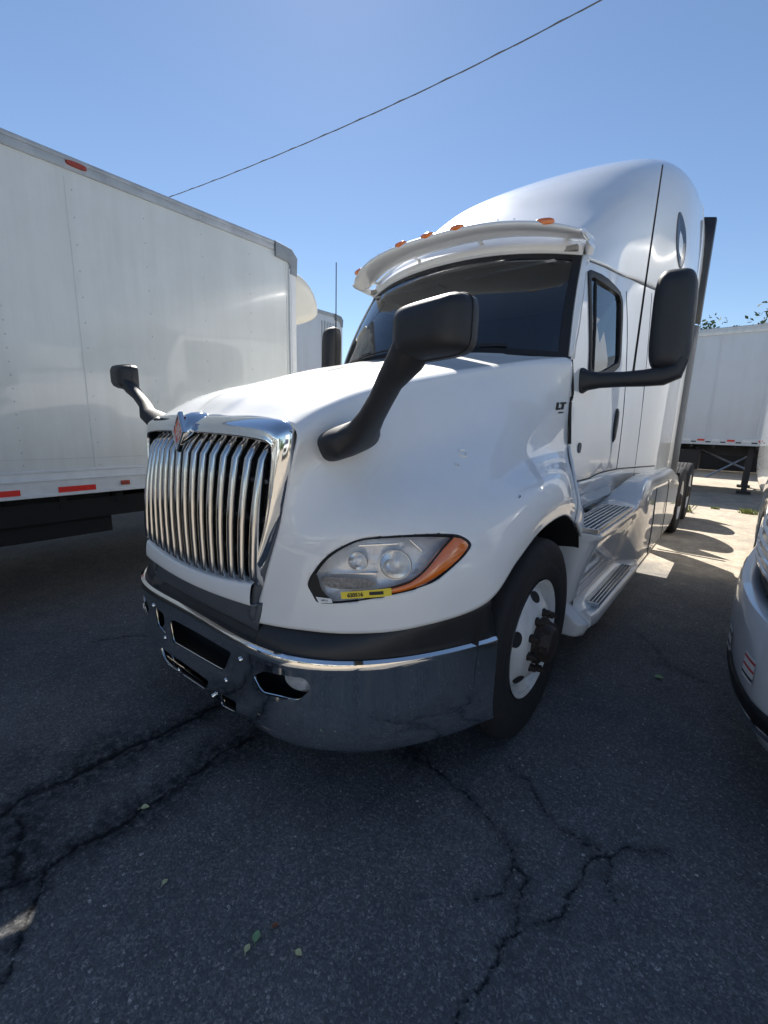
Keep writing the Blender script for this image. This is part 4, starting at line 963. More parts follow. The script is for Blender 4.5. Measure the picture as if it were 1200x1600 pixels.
# --- lower side: cab sill, steps, chassis fairing
def flank(sgn):
    # sill under the door and inner wall
    rows = [[(.988, 2.95, 1.195), (.995, 3.5, 1.195), (.995, 4.1, 1.195), (1.05, 4.75, 1.19), (1.14, 5.4, 1.18)], [(.985, 2.95, 1.10), (.985, 3.5, 1.10), (.99, 4.1, 1.10), (1.05, 4.75, 1.10), (1.14, 5.4, 1.10)],
            [(.94, 2.95, 1.05), (.94, 3.5, 1.05), (.96, 4.1, 1.05), (1.04, 4.75, 1.04), (1.14, 5.4, 1.02)], [(.92, 2.95, .93), (.92, 3.5, .93), (.94, 4.1, .94), (1.03, 4.75, .96), (1.13, 5.4, .97)]]
    mk('cab_sill', *gridvf(TT(patch(np.array(rows), 5, 5), sgn)), M['white'], truck, True, .012)
    # fairing skin: y columns, going down
    Y = [2.74, 3.1, 3.6, 3.95, 4.35, 5.2, 6.0, 6.75]
    def prof(y):
        k = min(1, max(0, (y - 3.85) / .5)); k = k * k * (3 - 2 * k)      # 0 = step zone, 1 = closed fairing
        kr = min(1, max(0, (y - 6.3) / .45))
        top = [(.92, .93), (1.20, .935), (1.222, .915), (1.215, .86)]
        clo = [(1.08, 1.13 - .1 * kr), (1.21, 1.12 - .12 * kr), (1.245, 1.04 - .14 * kr), (1.25, .90 - .08 * kr)]
        a_ = [tuple(np.array(t_) * (1 - k) + np.array(c_) * k) for t_, c_ in zip(top, clo)]
        rest0 = [(1.165, .70), (1.125, .50), (1.115, .45)]; rest1 = [(1.25, .70), (1.245, .50), (1.24, .42)]
        a_ += [tuple(np.array(t_) * (1 - k) + np.array(c_) * k) for t_, c_ in zip(rest0, rest1)]
        a_ += [(1.215 + .02 * k, .40 - .03 * (1 - k)), (1.225, .34), (1.20, .27)]
        return a_
    G = np.array([[(u, y, z) for u, z in prof(y)] for y in Y])
    fr = mk('chassis_fairing', *gridvf(TT(patch(G, 8, 6), sgn)), M['white'], truck, True, .012, 0, 45)
    # front return of the fairing, seen past the wheel
    R0 = [(u, 2.74, z) for u, z in prof(2.74)]; R1 = [(u - .06 if i > 2 else u, 2.68, z) for i, (u, _, z) in enumerate(R0)]; R2 = [(.95, 2.70, z) for (u, _, z) in R0]
    mk('fairing_front', *gridvf(TT(patch(np.array([R0, R1, R2]), 4, 4), sgn)), M['white'], truck, True, .01)
    mk('fairing_rear', *gridvf(TT(np.array([[(u, 6.75, z) for u, z in prof(6.75)], [(.7, 6.72, z) for u, z in prof(6.75)]]), sgn)), M['dark'], truck, True, .01)
    # steps: aluminium treads made of bars
    def step(y0, y1, u0, u1, z, dz):
        st = mk('step', *join([boxvf(T(((u0 + u1) / 2, y0, z), sgn), (u1 - u0, .02, .026)), boxvf(T(((u0 + u1) / 2, y1, z), sgn), (u1 - u0, .02, .026)), boxvf(T((u0, (y0 + y1) / 2, z), sgn), (.014, y1 - y0, .026))]), M['silver'], truck, False)
        n = 7
        for i in range(n):
            u = u0 + (u1 - u0) * (i + .7) / n; V, F = boxvf(T((u, (y0 + y1) / 2, z + .004), sgn), ((u1 - u0) / n * .52, y1 - y0 - .01, .022)); mk('tread_bar', V, F, M['silver'], st, True, 0, .003)
        mk('step_pan', *boxvf(T(((u0 + u1) / 2, (y0 + y1) / 2, z - .03), sgn), (u1 - u0 - .01, y1 - y0 - .01, .01)), M['dark'], st, False)
    step(2.70, 3.72, 1.03, 1.226, .952, 0); step(2.95, 4.02, 1.085, 1.232, .412, 0)
    # lower step ledge and its nose
    mk('step_ledge', *superloft([(T((1.15, 2.76, .365), sgn), (1, 0, 0), (0, 0, 1), .085, .05, 4), (T((1.155, 2.90, .345), sgn), (1, 0, 0), (0, 0, 1), .09, .05, 4), (T((1.16, 4.05, .34), sgn), (1, 0, 0), (0, 0, 1), .09, .05, 4), (T((1.17, 4.3, .34), sgn), (1, 0, 0), (0, 0, 1), .075, .04, 4)], 24), M['white'], truck)
    mk('shelf_cap', *superloft([(T((.985, 3.45, .93), sgn), (1, .15, 0), (-.15, 1, 0), .028, .09, 2), (T((.985, 3.45, .945), sgn), (1, .15, 0), (-.15, 1, 0), .03, .06, 2)], 20), M['black'], truck)
    # panel grooves on the fairing
    for pts in ([(1.252, 4.7, 1.02), (1.258, 4.72, .7), (1.25, 4.74, .36)], [(1.252, 5.6, 1.02), (1.258, 5.62, .7), (1.25, 5.64, .36)]):
        mk('panel_gap', *tube(TT(cr(np.array(pts), 6), sgn), .004, 6), M['greyplastic'], fr)
for s_ in (1, -1): flank(s_)
mk('cowl_gap', *tube([T((a_, 2.425 + .31 * (abs(a_) / .95) ** 2.4, 1.987 - .045 * (a_ / .95) ** 2)) for a_ in np.linspace(-.95, .95, 41)], .011, 6), M['rubber'], truck)
# rear frame gear: fenders over tandems, deck plate, fifth wheel
mk('fifth_wheel', *superloft([((XC, 8.0, 1.02), (1, 0, 0), (0, 1, 0), .42, .45, 2.4), ((XC, 8.0, 1.10), (1, 0, 0), (0, 1, 0), .40, .43, 2.4)]), M['frame'], truck)
for s_ in (1, -1):
    for y0 in (7.35, 9.95):
        mk('mud_flap', *boxvf(T((.92, y0, .72), s_), (.56, .012, .5)), M['rubber'], truck, False)
    mk('fender_bracket', *tube([T((.45, 7.3, .95), s_), T((1.1, 7.3, 1.02), s_)], .025, 8), M['frame'], truck)

# --- badge on the rear of the hood
def badge(sgn):
    p = TT(hood_at(5.02, 7.42, .004), sgn); 
    q = TT(hood_at(5.02, 7.62, .004), sgn); r = TT(hood_at(4.8, 7.42, .004), sgn)
    x_ = (np.array(q) - np.array(p)) * sgn; up = np.array(r) - np.array(p)
    text('model_badge', 'LT', .052, tuple(p), tuple(x_), tuple(up), M['ink'], truck, .0025, .25, bold=.003, stretch=2.0)
    p2 = np.array(p) - up / np.linalg.norm(up) * .036
    text('badge_line', 'SERIES', .013, tuple(p2), tuple(x_), tuple(up), M['ink'], truck, .001, .15, stretch=1.8)
for s_ in (1, -1): badge(s_)
for s_ in (1, -1):
    for (sr_, tr_, rr_) in ((5.35, 3.9, .020), (5.55, 3.8, .010)):
        c_ = hood_at(sr_, tr_, .0); n_ = hood_at(sr_, tr_, .1) - c_; n_ /= np.linalg.norm(n_); a_ = np.cross(n_, (0, 0, 1)); a_ /= np.linalg.norm(a_); b_ = np.cross(a_, n_)
        P_ = [TT(c_ + n_ * .003 + rr_ * (math.cos(t) * a_ + math.sin(t) * b_), s_) for t in np.linspace(0, 2 * math.pi, 25)]
        mk('hood_latch_ring' if rr_ > .015 else 'hood_plug', *tube(P_, rr_ * .22, 6, False, 1, (1, .1, 0)), M['white'], truck)
# stone chip on the fender
p_ = hood_at(6.97, 4.85, .002)
mk('paint_chip', TT(np.array([p_ + d for d in ((0, 0, .012), (.0, .012, -.004), (0, .004, -.012), (0, -.010, -.006))])), [(0, 1, 2, 3)], M['ink'], truck, False)

# ==================================================================== NEIGHBOURING VEHICLES
def simple_wheel(parent, x, y, sgn, r=.5, w_=.28):
    wr = bpy.data.objects.new('wheel', None); COL.objects.link(wr); wr.parent = parent; wr.location = Vector((x, y, r)) - base_of(parent)
    prof = [(-w_, r * .6), (-w_, r * .9), (-w_ + .03, r), (-.02, r), (.012, r * .93), (.012, r * .7), (0, r * .6)]
    mk('tyre', *lathe(prof, (x, y, r), sgn=sgn, seg=48), M['tyre'], wr, angle=50)
    mk('rim', *lathe([(0, r * .6), (-.06, r * .55), (-.12, r * .5), (-.10, r * .3), (-.02, r * .2), (0, .001)], (x, y, r), sgn=sgn, seg=40), M['rimwhite'], wr)
BOXX = -4.00
def box_truck(root, xs, yf, yr, z0, z1, wid, detail=True, paint='boxwhite'):
    xf = xs - wid; zc = (z0 + z1) / 2
    bd = mk('cargo_box', *boxvf(((xs + xf) / 2, (yf + yr) / 2, zc), (wid, yf - yr, z1 - z0)), M[paint], root, True, 0, .012)
    mk('top_rail', *join([boxvf((xs + .004, (yf + yr) / 2 - .1, z1 - .043), (.022, yf - yr - .3, .062)), boxvf((xs + .010, (yf + yr) / 2 - .1, z1 - .012), (.022, yf - yr - .3, .03)), boxvf((xs + .008, (yf + yr) / 2 - .1, z1 - .078), (.012, yf - yr - .3, .010))]), M['toprail'], root, True, 0, .003)
    mk('bottom_rail', *join([boxvf((xs + .004, (yf + yr) / 2, z0 + .09), (.02, yf - yr, .18)), boxvf((xs + .012, (yf + yr) / 2, z0 + .012), (.03, yf - yr, .024)), boxvf((xs + .012, (yf + yr) / 2, z0 + .125), (.026, yf - yr, .014)), boxvf((xs + .010, (yf + yr) / 2, z0 + .19), (.022, yf - yr, .02))]), M['rail2'], root, True, 0, .003)
    mk('corner_post', *join([boxvf((xs + .004, yf - .02, zc - .08), (.024, .085, z1 - z0 - .25)), boxvf((xs + .014, yf - .035, zc - .08), (.012, .02, z1 - z0 - .25))]), M['rail3'], root, True, 0, .008)
    mk('corner_cap', *superloft([((xs - .02, yf - .24, z1 - .06), (1, 0, 0), (0, 0, 1), .05, .075, 5), ((xs - .02, yf - .05, z1 - .08), (1, 0, 0), (0, .3, 1), .05, .075, 5), ((xs - .02, yf + .0, z1 - .13), (1, 0, 0), (0, 1, 1), .05, .07, 5), ((xs - .02, yf - .01, z1 - .26), (1, 0, 0), (0, 1, 0), .05, .05, 5)], 20), M['railgrey'], root)
    # aluminium frame, crossmembers, side skirt gear under the floor
    fr = [boxvf((xs - .80, (yf + yr) / 2, z0 - .14), (.09, yf - yr, .24)), boxvf((xf + .80, (yf + yr) / 2, z0 - .14), (.09, yf - yr, .24))]
    for k in range(int((yf - yr) / .4)): fr.append(boxvf(((xs + xf) / 2, yr + .2 + k * .4, z0 - .06), (wid - .06, .05, .10)))
    fr += [boxvf((xs - .30, yf - 2.6, z0 - .18), (.45, 1.3, .34)), boxvf((xs - .28, yf - 4.6, z0 - .16), (.40, 1.1, .30)), boxvf((xs - .06, yf - 3.6, z0 - .13), (.05, 5.6, .16)), boxvf((xs - .32, yf - .8, z0 - .15), (.5, 1.6, .20))]
    mk('chassis', *join(fr), M['matteblack'], root, False)
    return bd
M['toprail'] = simple('oxidised_top_rail', (.42, .44, .46), .45, metal=.4, noise=.25, nscale=5)
M['rail2'] = simple('painted_bottom_rail', (.60, .63, .65), .35, noise=.1, nscale=9)
M['rail3'] = simple('corner_post_white', (.72, .73, .74), .35, noise=.08, nscale=9)
M['railgrey'] = simple('cast_corner_cap', (.23, .26, .29), .55, noise=.2, nscale=12)
bt = empty('box_truck', (BOXX - 1.22, -1, 0), 'white box truck on the left edge with riveted panels and red reflectors', 'truck')
box_truck(bt, BOXX, 3.285, -8.0, .938, 3.345, 2.44)
def box_details():
    xs = BOXX
    # panels: the side skin is made of upright sheets with overlapped seams
    ys = [3.23 - .49 * k for k in range(0, 20)]; rv = []
    def dome(y, z, r0, x0):
        a_ = np.linspace(0, 2 * np.pi, 6, endpoint=False)
        V = [(xs + x0, y + r0 * math.cos(t), z + r0 * math.sin(t)) for t in a_] + [(xs + x0 + .0035, y + r0 * .5 * math.cos(t), z + r0 * .5 * math.sin(t)) for t in a_]
        rv.append((V, [(i, (i + 1) % 6, 6 + (i + 1) % 6, 6 + i) for i in range(6)] + [tuple(range(6, 12))]))
    for k, y in enumerate(ys):
        for z in np.arange(1.14, 3.24, .09 if k == 5 else .18): dome(y, z + .02 * (k % 3), .0055, .0005)
    for y in np.arange(-7.8, 3.25, .245):
        for z in (1.06, 3.295): dome(y, z, .007, .016)
    o = mk('rivet', *join(rv), M['rail'], bt, False); o['kind'] = 'stuff'
    for y in ys[::4]:
        mk('panel_seam', *boxvf((xs + .001, y - .04, 2.16), (.004, .005, 2.1)), M['boxwhite'], bt, False)
    mk('panel_seam', *boxvf((xs + .001, -1.9, 1.22), (.004, 9.6, .005)), M['rail'], bt, False)
    for (y, wd, mt) in ((.57, .33, 'red'), (1.09, .25, 'red'), (-.1, .25, 'wtape'), (-.6, .25, 'red')):
        mk('reflective_tape', *boxvf((xs + .0165, y, .985), (.004, wd, .042)), M[mt], bt, False)
    mk('side_reflector', *boxvf((xs + .018, 1.435, 1.003), (.012, .07, .038)), M['rustred'], bt, True, 0, .004)
    mk('marker_light', *superloft([((xs + .014, 1.31, 3.305), (0, 1, 0), (0, 0, 1), .068, .019, 3), ((xs + .030, 1.31, 3.305), (0, 1, 0), (0, 0, 1), .060, .015, 3)], 20), M['rustred'], bt)
    # nose fairing on the front wall
    P = []; q = .773
    for x, k in ((.012, .02), (.010, .45), (.0, .80), (-.05, .95), (-.24, 1.0), (-1.1, 1.04), (-1.9, 1.0), (-2.14, .95), (-2.2, .8)):
        loop = []
        for (y, z) in ((4.33, 3.66), (4.50, 3.65), (4.68, 3.58), (4.82, 3.45), (4.90, 3.28), (4.89, 3.14), (4.78, 3.05), (4.55, 2.96), (4.33, 2.90)):
            yy, zz = y * q, 1.538 + (z - 1.538) * q
            loop.append((xs - .06 + x, 3.285 + (yy - 3.33) * k, 2.86 + (zz - 2.86) * k))
        P.append(loop)
    mk('nose_fairing', *gridvf(cr(np.swapaxes(cr(np.swapaxes(np.array(P), 0, 1), 4), 0, 1), 4)), M['cream'], bt, True, .01)
    mk('fairing_bracket', *boxvf((xs - .05, 3.315, 3.12), (.03, .05, .07)), M['frame'], bt, True, 0, .004)
    # cab of the box truck, nose towards +Y
    secs = []
    for y, zt, zb, hw in ((3.62, 2.05, .60, 1.0), (3.7, 2.17, .55, 1.04), (4.6, 2.17, .5, 1.04), (5.1, 2.12, .5, 1.03), (5.5, 1.5, .5, 1.0), (6.5, 1.35, .5, .92), (6.7, 1.2, .5, .85)):
        secs.append(((BOXX - 1.22, y, (zt + zb) / 2), (1, 0, 0), (0, 0, 1), hw, (zt - zb) / 2, 5))
    mk('cab', *superloft(secs, 40), M['boxwhite'], bt, angle=40)
    mk('door_window', *boxvf((BOXX - .185, 4.3, 1.80), (.01, .8, .42)), M['bluewin'], bt, True, 0, .003)
    for sx_ in (BOXX - .06, BOXX - 2.38):
        sg = 1 if sx_ > -5.4 else -1
        simple_wheel(bt, sx_, 5.7, sg); simple_wheel(bt, sx_, -4.2, sg)
M['rustred'] = simple('weathered_red_lens', (.30, .05, .03), .35, noise=.3, nscale=40)
box_details()
b2 = empty('box_truck', (-9.4, 1, 0), 'pale box truck parked beyond the riveted one, only its front upper corner showing', 'truck')
box_truck(b2, -8.05, 8.10, -8.0, .80, 4.12, 2.55, paint='greybox')
mk('shade_sheet', *boxvf((-8.30, .5, .48), (.03, 12.5, .62)), M['matteblack'], b2, False)  # black sheet standing in for the background shade seen beneath the box trucks
for k in range(6): mk('corner_corrugation', *boxvf((-8.038, 7.45 + k * .09, 2.9), (.02, .03, 2.0)), M['rail'], b2, False)
mk('cab', *superloft([((-9.4, y, (zt + .5) / 2), (1, 0, 0), (0, 0, 1), hw, (zt - .5) / 2, 5) for y, zt, hw in ((8.3, 2.3, 1.02), (8.4, 2.5, 1.06), (9.8, 2.45, 1.05), (10.2, 1.6, 1.0), (11.2, 1.4, .9))], 36), M['boxwhite'], b2)
for sx_, sg in ((-8.15, 1), (-10.6, -1)):
    simple_wheel(b2, sx_, 10.3, sg); simple_wheel(b2, sx_, -4.2, sg)

# semi trailer standing across the yard at the back
rt = empty('semi_trailer', (-5.5, 15.45, 0), 'long pale box trailer standing crosswise at the back of the yard', 'trailer')
def trailer():
    x0, x1, y0, y1, z0, z1 = -13.0, 2.6, 14.2, 16.7, 1.26, 4.10
    mk('trailer_box', *boxvf(((x0 + x1) / 2, (y0 + y1) / 2, (z0 + z1) / 2), (x1 - x0, y1 - y0, z1 - z0)), M['greybox'], rt, True, 0, .02)
    mk('top_rail', *join([boxvf(((x0 + x1) / 2, y0 - .012, z1 - .07), (x1 - x0, .03, .17)), boxvf(((x0 + x1) / 2, y0 - .02, z1 - .01), (x1 - x0, .03, .03))]), M['rail'], rt, True, 0, .004)
    mk('bottom_rail', *boxvf(((x0 + x1) / 2, y0 - .012, z0 + .055), (x1 - x0, .03, .16)), M['rail2'], rt, True, 0, .004)
    for k in range(9):
        x = x1 - .3 - k * 1.0
        mk('panel_post', *boxvf((x, y0 - .006, (z0 + z1) / 2), (.035, .014, z1 - z0 - .3)), M['greybox'], rt, False)
    k = 0
    for x in np.arange(-3.6, 2.4, .31):
        mk('reflective_tape', *boxvf((x, y0 - .030, z0 + .09), (.155, .004, .05)), M['red' if k % 2 else 'wtape'], rt, False); k += 1
        mk('slot', *boxvf((x + .155, y0 - .029, z0 + .045), (.11, .004, .03)), M['dark'], rt, False)
    fr = [boxvf(((x0 + x1) / 2, y, z0 - .16), (x1 - x0 - .3, .1, .3)) for y in (y0 + .75, y1 - .75)]
    for x in np.arange(x0 + .3, x1, .45): fr.append(boxvf((x, (y0 + y1) / 2, z0 - .05), (.06, y1 - y0 - .04, .10)))
    mk('chassis', *join(fr), M['frame'], rt, False)
    for y in (y0 + .35, y1 - .35):
        mk('landing_leg', *join([boxvf((.25, y, .62), (.12, .12, 1.15)), boxvf((.25, y, .04), (.3, .3, .05))]), M['frame'], rt, False)
    mk('leg_brace', *join([tube([(.25, y0 + .35, .62), (-1.0, y0 + .7, 1.15)], .03, 6), tube([(.25, y0 + .35, .35), (.25, y1 - .35, .35)], .03, 6), tube([(.25, y0 + .35, 1.0), (-.6, y0 + .35, .35)], .025, 6)]), M['silver'], rt)
    mk('battery_box', *boxvf((-1.6, y0 + .55, .82), (1.6, .5, .55)), M['frame'], rt, True, 0, .03)
    for x in (-10.5, -9.2):
        for y, sg in ((y0 + .02, -1), (y1 - .02, 1)):
            w_ = bpy.data.objects.new('wheel', None); COL.objects.link(w_); w_.parent = rt; w_.location = Vector((x, y, .5)) - base_of(rt)
            V, F = lathe([(0, .3), (-.01, .46), (.03, .5), (.26, .5), (.29, .45), (.29, .2), (.26, .001)], (0, 0, 0), seg=36)
            V = np.stack([V[:, 1], -sg * (V[:, 0]) , V[:, 2]], 1) + np.array((x, y, .5)); mk('tyre', V, F, M['tyre'], w_, angle=50)
trailer()

r2 = empty('semi_trailer', (-4, 22.5, 0), 'added trailer whose black sheet stands in for the dark under the crosswise trailer', 'trailer')
mk('trailer_box', *boxvf((-4, 22.5, 2.5), (22, 2.4, 2.6)), M['greybox'], r2, True, 0, .02)
mk('shade_sheet', *boxvf((-4, 21.28, .66), (21.6, .03, 1.1)), M['matteblack'], r2, False)  # trailer and black sheet added to fill the dark under the crosswise trailer
for x in (-12, -10.7, 4.5, 5.8):
    V, F = lathe([(0, .001), (.02, .3), (0, .46), (.04, .5), (.26, .5), (.29, .001)], (0, 0, 0), seg=32); V = np.stack([V[:, 1], V[:, 0], V[:, 2]], 1) + np.array((x, 21.35, .5)); mk('tyre', V, F, M['tyre'], r2)

# silver truck at the right edge: bumper, fender, hood, cab
st = empty('silver_truck', (1.42, 5, 0), 'silver truck at the right edge, its wrapped bumper corner with a red and white sticker', 'truck')
def silver_truck():
    plan = np.array([(.16, 3.55), (.115, 3.15), (.09, 2.75), (.10, 2.45), (.135, 2.18), (.20, 1.99), (.34, 1.86), (.60, 1.78), (1.0, 1.74), (1.42, 1.73)])
    P = cr(plan, 6); P = np.concatenate([P, (P[-2::-1] * [-1, 1]) + [2.84, 0]])
    inward = np.array([(1.42, 3.6)]) - P; inward /= np.linalg.norm(inward, axis=1)[:, None]
    rows = []
    for z, d in ((.33, .13), (.35, .085), (.42, .045), (.455, .03), (.52, .018), (.60, .0), (.68, -.006), (.76, .0), (.825, .003), (.85, .016), (.857, .05), (.855, .12)):
        rows.append(np.column_stack([P + inward * d, np.full(len(P), z)]))
    b_ = mk('bumper', *gridvf(np.array(rows)), M['bluesilver'], st, True, .01, 0, 50)
    def band(z0, z1, d0, i0, i1, mt, name, par, d1=None):
        G = np.array([np.column_stack([P + inward * (d0 if k == 0 else (d1 if d1 is not None else d0)), np.full(len(P), z)])[i0:i1] for k, z in enumerate((z0, z1))]); return mk(name, *gridvf(G), M[mt], par, True, .006)
    band(.465, .53, .012, 14, 44, 'rubber', 'air_slot', b_, .006)
    band(.43, .458, .022, 6, 50, 'chrome', 'lower_lip', b_)
    band(.86, .93, .10, 0, len(P), 'rubber', 'bumper_gap', st, .085)
    # stickers
    def plate(i0, i1, z0, z1, lines):
        G = np.array([np.column_stack([P + inward * (-.009), np.full(len(P), z)])[i0:i1 + 1] for z in (z0, z1)]); pl = mk('sticker', *gridvf(G), M['wtape'], b_, True)
        for k, mt in enumerate(lines):
            za = z0 + (z1 - z0) * (k + .35) / len(lines); zb = za + (z1 - z0) * .3 / len(lines)
            G = np.array([np.column_stack([P + inward * (-.0105), np.full(len(P), z)])[i0:i1 + 1] for z in (za, zb)]); G = G[:, :]; q = mk('print_line', *gridvf(G), M[mt], pl, True)
    plate(25, 28, .60, .70, ['ink', 'redink', 'redink'])
    plate(17, 19, .57, .67, ['ink', 'ink'])
    # fender and hood
    rows = []
    for z, d in ((.93, .085), (.98, .065), (1.08, .07), (1.20, .12), (1.28, .20), (1.42, .30), (1.60, .36), (1.74, .48), (1.78, .62)):
        q = P + inward * d; q[:, 1] += max(0, z - 1.0) * .35; rows.append(np.column_stack([q, np.full(len(P), z)]))
    mk('fender_front', *gridvf(patch(np.array(rows), 3, 1)), M['bluesilver'], st, True, .01)
    for k in range(7):
        z_ = .965 + k * .045; d_ = np.interp(z_, [.93, .98, 1.08, 1.20, 1.28], [.085, .065, .07, .12, .20]) - .014
        sl = []
        for dz, dd in ((-.010, .016), (-.006, .0), (.006, .0), (.012, .018)):
            q_ = (P + inward * (d_ + dd))[:46].copy(); q_[:, 1] += max(0, z_ - 1.0) * .35; sl.append(np.column_stack([q_, np.full(len(q_), z_ + dz)]))
        mk('grille_slat', *gridvf(np.array(sl)), M['bluesilver'], st, True)
    G = []
    for y, u, zt in ((2.0, .85, 1.74), (2.6, .95, 1.80), (3.4, 1.0, 1.86), (4.2, 1.02, 1.92)):
        G.append([(1.42 + s_ * u * k, y, zt - .05 * k * k - (0 if k < .98 else .9)) for s_, k in ((-1, 1.0), (-1, .97), (-1, .6), (-1, 0), (1, .6), (1, .97), (1, 1.0))])
    mk('hood', *gridvf(patch(np.array(G), 4, 2)), M['bluesilver'], st, True, .01)
    sp = []
    for sgn, x in ((-1, .22), (1, 2.62)):
        G = np.array([[(x, 3.5, .86), (x - .03 * 0, 3.5, 1.2), (x - sgn * .2, 3.5, 1.4)], [(x, 4.0, 1.06), (x, 4.0, 1.28), (x - sgn * .2, 4.0, 1.45)], [(x, 4.6, .90), (x, 4.6, 1.22), (x - sgn * .2, 4.6, 1.42)], [(x, 4.8, .5), (x, 4.85, 1.1), (x - sgn * .2, 4.85, 1.4)]])
        mk('fender', *gridvf(patch(G, 4, 4)), M['bluesilver'], st, True, .01)
        simple_wheel(st, x + .16 if sgn < 0 else x, 4.1, sgn if sgn > 0 else -1)
        for y in (9.6, 10.9): simple_wheel(st, x + .30 if sgn < 0 else x, y, sgn if sgn > 0 else -1)
    secs = []
    for y, zt, hw in ((4.25, 2.0, 1.02), (4.8, 2.75, 1.05), (5.3, 3.1, 1.1), (6.2, 3.7, 1.15), (7.4, 3.9, 1.2), (8.3, 3.9, 1.2)):
        secs.append(((1.42, y, (zt + .6) / 2), (1, 0, 0), (0, 0, 1), hw, (zt - .6) / 2, 7))
    mk('cab', *superloft(secs, 48), M['bluesilver'], st, angle=40)
    mk('windshield', [(.55, 4.29, 2.04), (2.29, 4.29, 2.04), (2.2, 4.74, 2.66), (.64, 4.74, 2.66)], [(0, 1, 2, 3)], M['bluewin'], st, False)
    mk('door_window', *boxvf((.345, 5.4, 2.25), (.012, .8, .55)), M['bluewin'], st, False)
    mk('chassis', *join([boxvf((1.0, 7.8, .7), (.09, 7.6, .26)), boxvf((1.84, 7.8, .7), (.09, 7.6, .26)), boxvf((1.42, 3.0, .8), (1.6, 1.8, .5))]), M['frame'], st, False)
    mk('radiator_grille', *boxvf((1.42, 1.98, 1.3), (1.0, .05, .6)), M['dark'], st, False)
    for k in range(9): mk('grille_bar', *boxvf((1.42, 1.94, 1.05 + k * .062), (1.0, .03, .018)), M['chrome'], st, False)
silver_truck()

# parked row behind the camera, mirrored in the paint, glass and chrome
row = empty('box_truck', (-9.5, -19, 0), 'white box truck outside the frame, seen only mirrored in the paint and chrome', 'truck', 'trucks mirrored in the paint')
mk('cargo_box', *boxvf((-9.5, -20, 2.35), (2.5, 7, 2.9)), M['boxwhite'], row, True, 0, .02)
mk('cab', *superloft([((-9.5, y, (zt + .5) / 2), (1, 0, 0), (0, 0, 1), hw, (zt - .5) / 2, 5) for y, zt, hw in ((-16.4, 2.6, 1.02), (-16.2, 2.7, 1.06), (-15.2, 2.6, 1.05), (-14.6, 1.7, 1.0), (-13.6, 1.5, .95), (-13.4, 1.3, .85))], 32), M['boxwhite'], row)
mk('windshield', [(-10.4, -14.52, 1.75), (-8.6, -14.52, 1.75), (-8.7, -15.12, 2.5), (-10.3, -15.12, 2.5)], [(0, 1, 2, 3)], M['bluewin'], row, False)
mk('grille', *boxvf((-9.5, -13.36, .95), (1.2, .06, .45)), M['dark'], row, False)
for dx in (-1.15, 1.15):
    mk('wheel', *lathe([(0, .001), (.02, .3), (0, .46), (.04, .5), (.24, .5), (.27, .001)], (-9.5 + dx - .13, -14.6, .5), seg=28), M['tyre'], row)
    mk('wheel', *lathe([(0, .001), (.02, .3), (0, .46), (.04, .5), (.24, .5), (.27, .001)], (-9.5 + dx - .13, -21.6, .5), seg=28), M['tyre'], row)
for dx, dy in ((4.1, .6), (8.0, -.4), (15.2, .3), (19.0, -.6), (23.4, .5)):
    c_ = copy_tree(row); c_.location.x += dx; c_.location.y += dy
for k, (dx, dy) in enumerate(((14.5, 22.5), (14.9, 28.5), (15.2, 34.0))):
    c_ = copy_tree(row); c_.rotation_euler = (0, 0, math.radians(90)); c_.location.x = 14 + .3 * k; c_.location.y = -2 + 5.2 * k

# ==================================================================== CABLE, TREES, SMALL THINGS
def wire():
    X_ = np.linspace(-34, 16, 180); P = np.stack([X_, 6.0 + (X_ + 11.8) * .0947, 6.835 + .0055 * (X_ + 5.6) ** 2 * np.where(X_ > -5.6, 1.9, .82)], 1)
    d = np.linspace(0, 1, len(P)); tw = d * 1500
    c = mk('overhead_cable', *tube(P, .0075, 6), M['cable'], None)
    tag(c, 'dark twisted overhead cable crossing the clear sky', 'cable')
    Q = P + np.stack([np.zeros(len(P)), .010 * np.cos(tw), .010 * np.sin(tw)], 1)
    mk('lashing_wire', *tube(Q, .0055, 5), M['cable'], c)
wire()

def leaf_cloud(n, centre, rad, size, seed):
    r = np.random.default_rng(seed); V = []; F = []
    clumps = r.normal(0, 1, (26, 3)); clumps /= np.linalg.norm(clumps, axis=1)[:, None]; clumps *= r.uniform(.3, 1, (26, 1)) ** .5
    for i in range(n):
        c = clumps[r.integers(26)]; p = c + r.normal(0, .20, 3)
        p = np.array(centre) + p * np.array(rad)
        a_ = r.normal(0, 1, 3); a_ /= np.linalg.norm(a_); b_ = np.cross(a_, r.normal(0, 1, 3)); b_ /= np.linalg.norm(b_); s = size * r.uniform(.6, 1.4)
        k = len(V); V += [p - a_ * s, p + b_ * s * .5, p + a_ * s, p - b_ * s * .5]; F.append((k, k + 1, k + 2, k + 3))
    return np.array(V), F
def tree(x, y, h, label, seed, mat='foliage', w_=None):
    w_ = w_ or h * .34; t = empty('leafy_tree', (x, y, 0), label, 'tree', 'trees showing over the trailer roof')
    r = np.random.default_rng(seed); P = [(x, y, -.1), (x + .1, y, h * .25), (x - .1, y + .1, h * .5), (x + .05, y, h * .8)]
    parts = [tube(cr(np.array(P), 4), np.linspace(h * .028, h * .008, 13), 9)]
    for k in range(6):
        a_ = r.uniform(0, 6.28); z = h * r.uniform(.35, .6); parts.append(tube([(x, y, z), (x + math.cos(a_) * w_ * .4, y + math.sin(a_) * w_ * .4, z + h * .13), (x + math.cos(a_) * w_ * .75, y + math.sin(a_) * w_ * .75, z + h * .2)], [h * .012, h * .008, h * .004], 6))
    mk('trunk', *join(parts), M['bark'], t); mk('crown', *leaf_cloud(16000, (x, y, h * .66), (w_, w_, h * .30), h * .015, seed), M[mat], t, False)
    return t
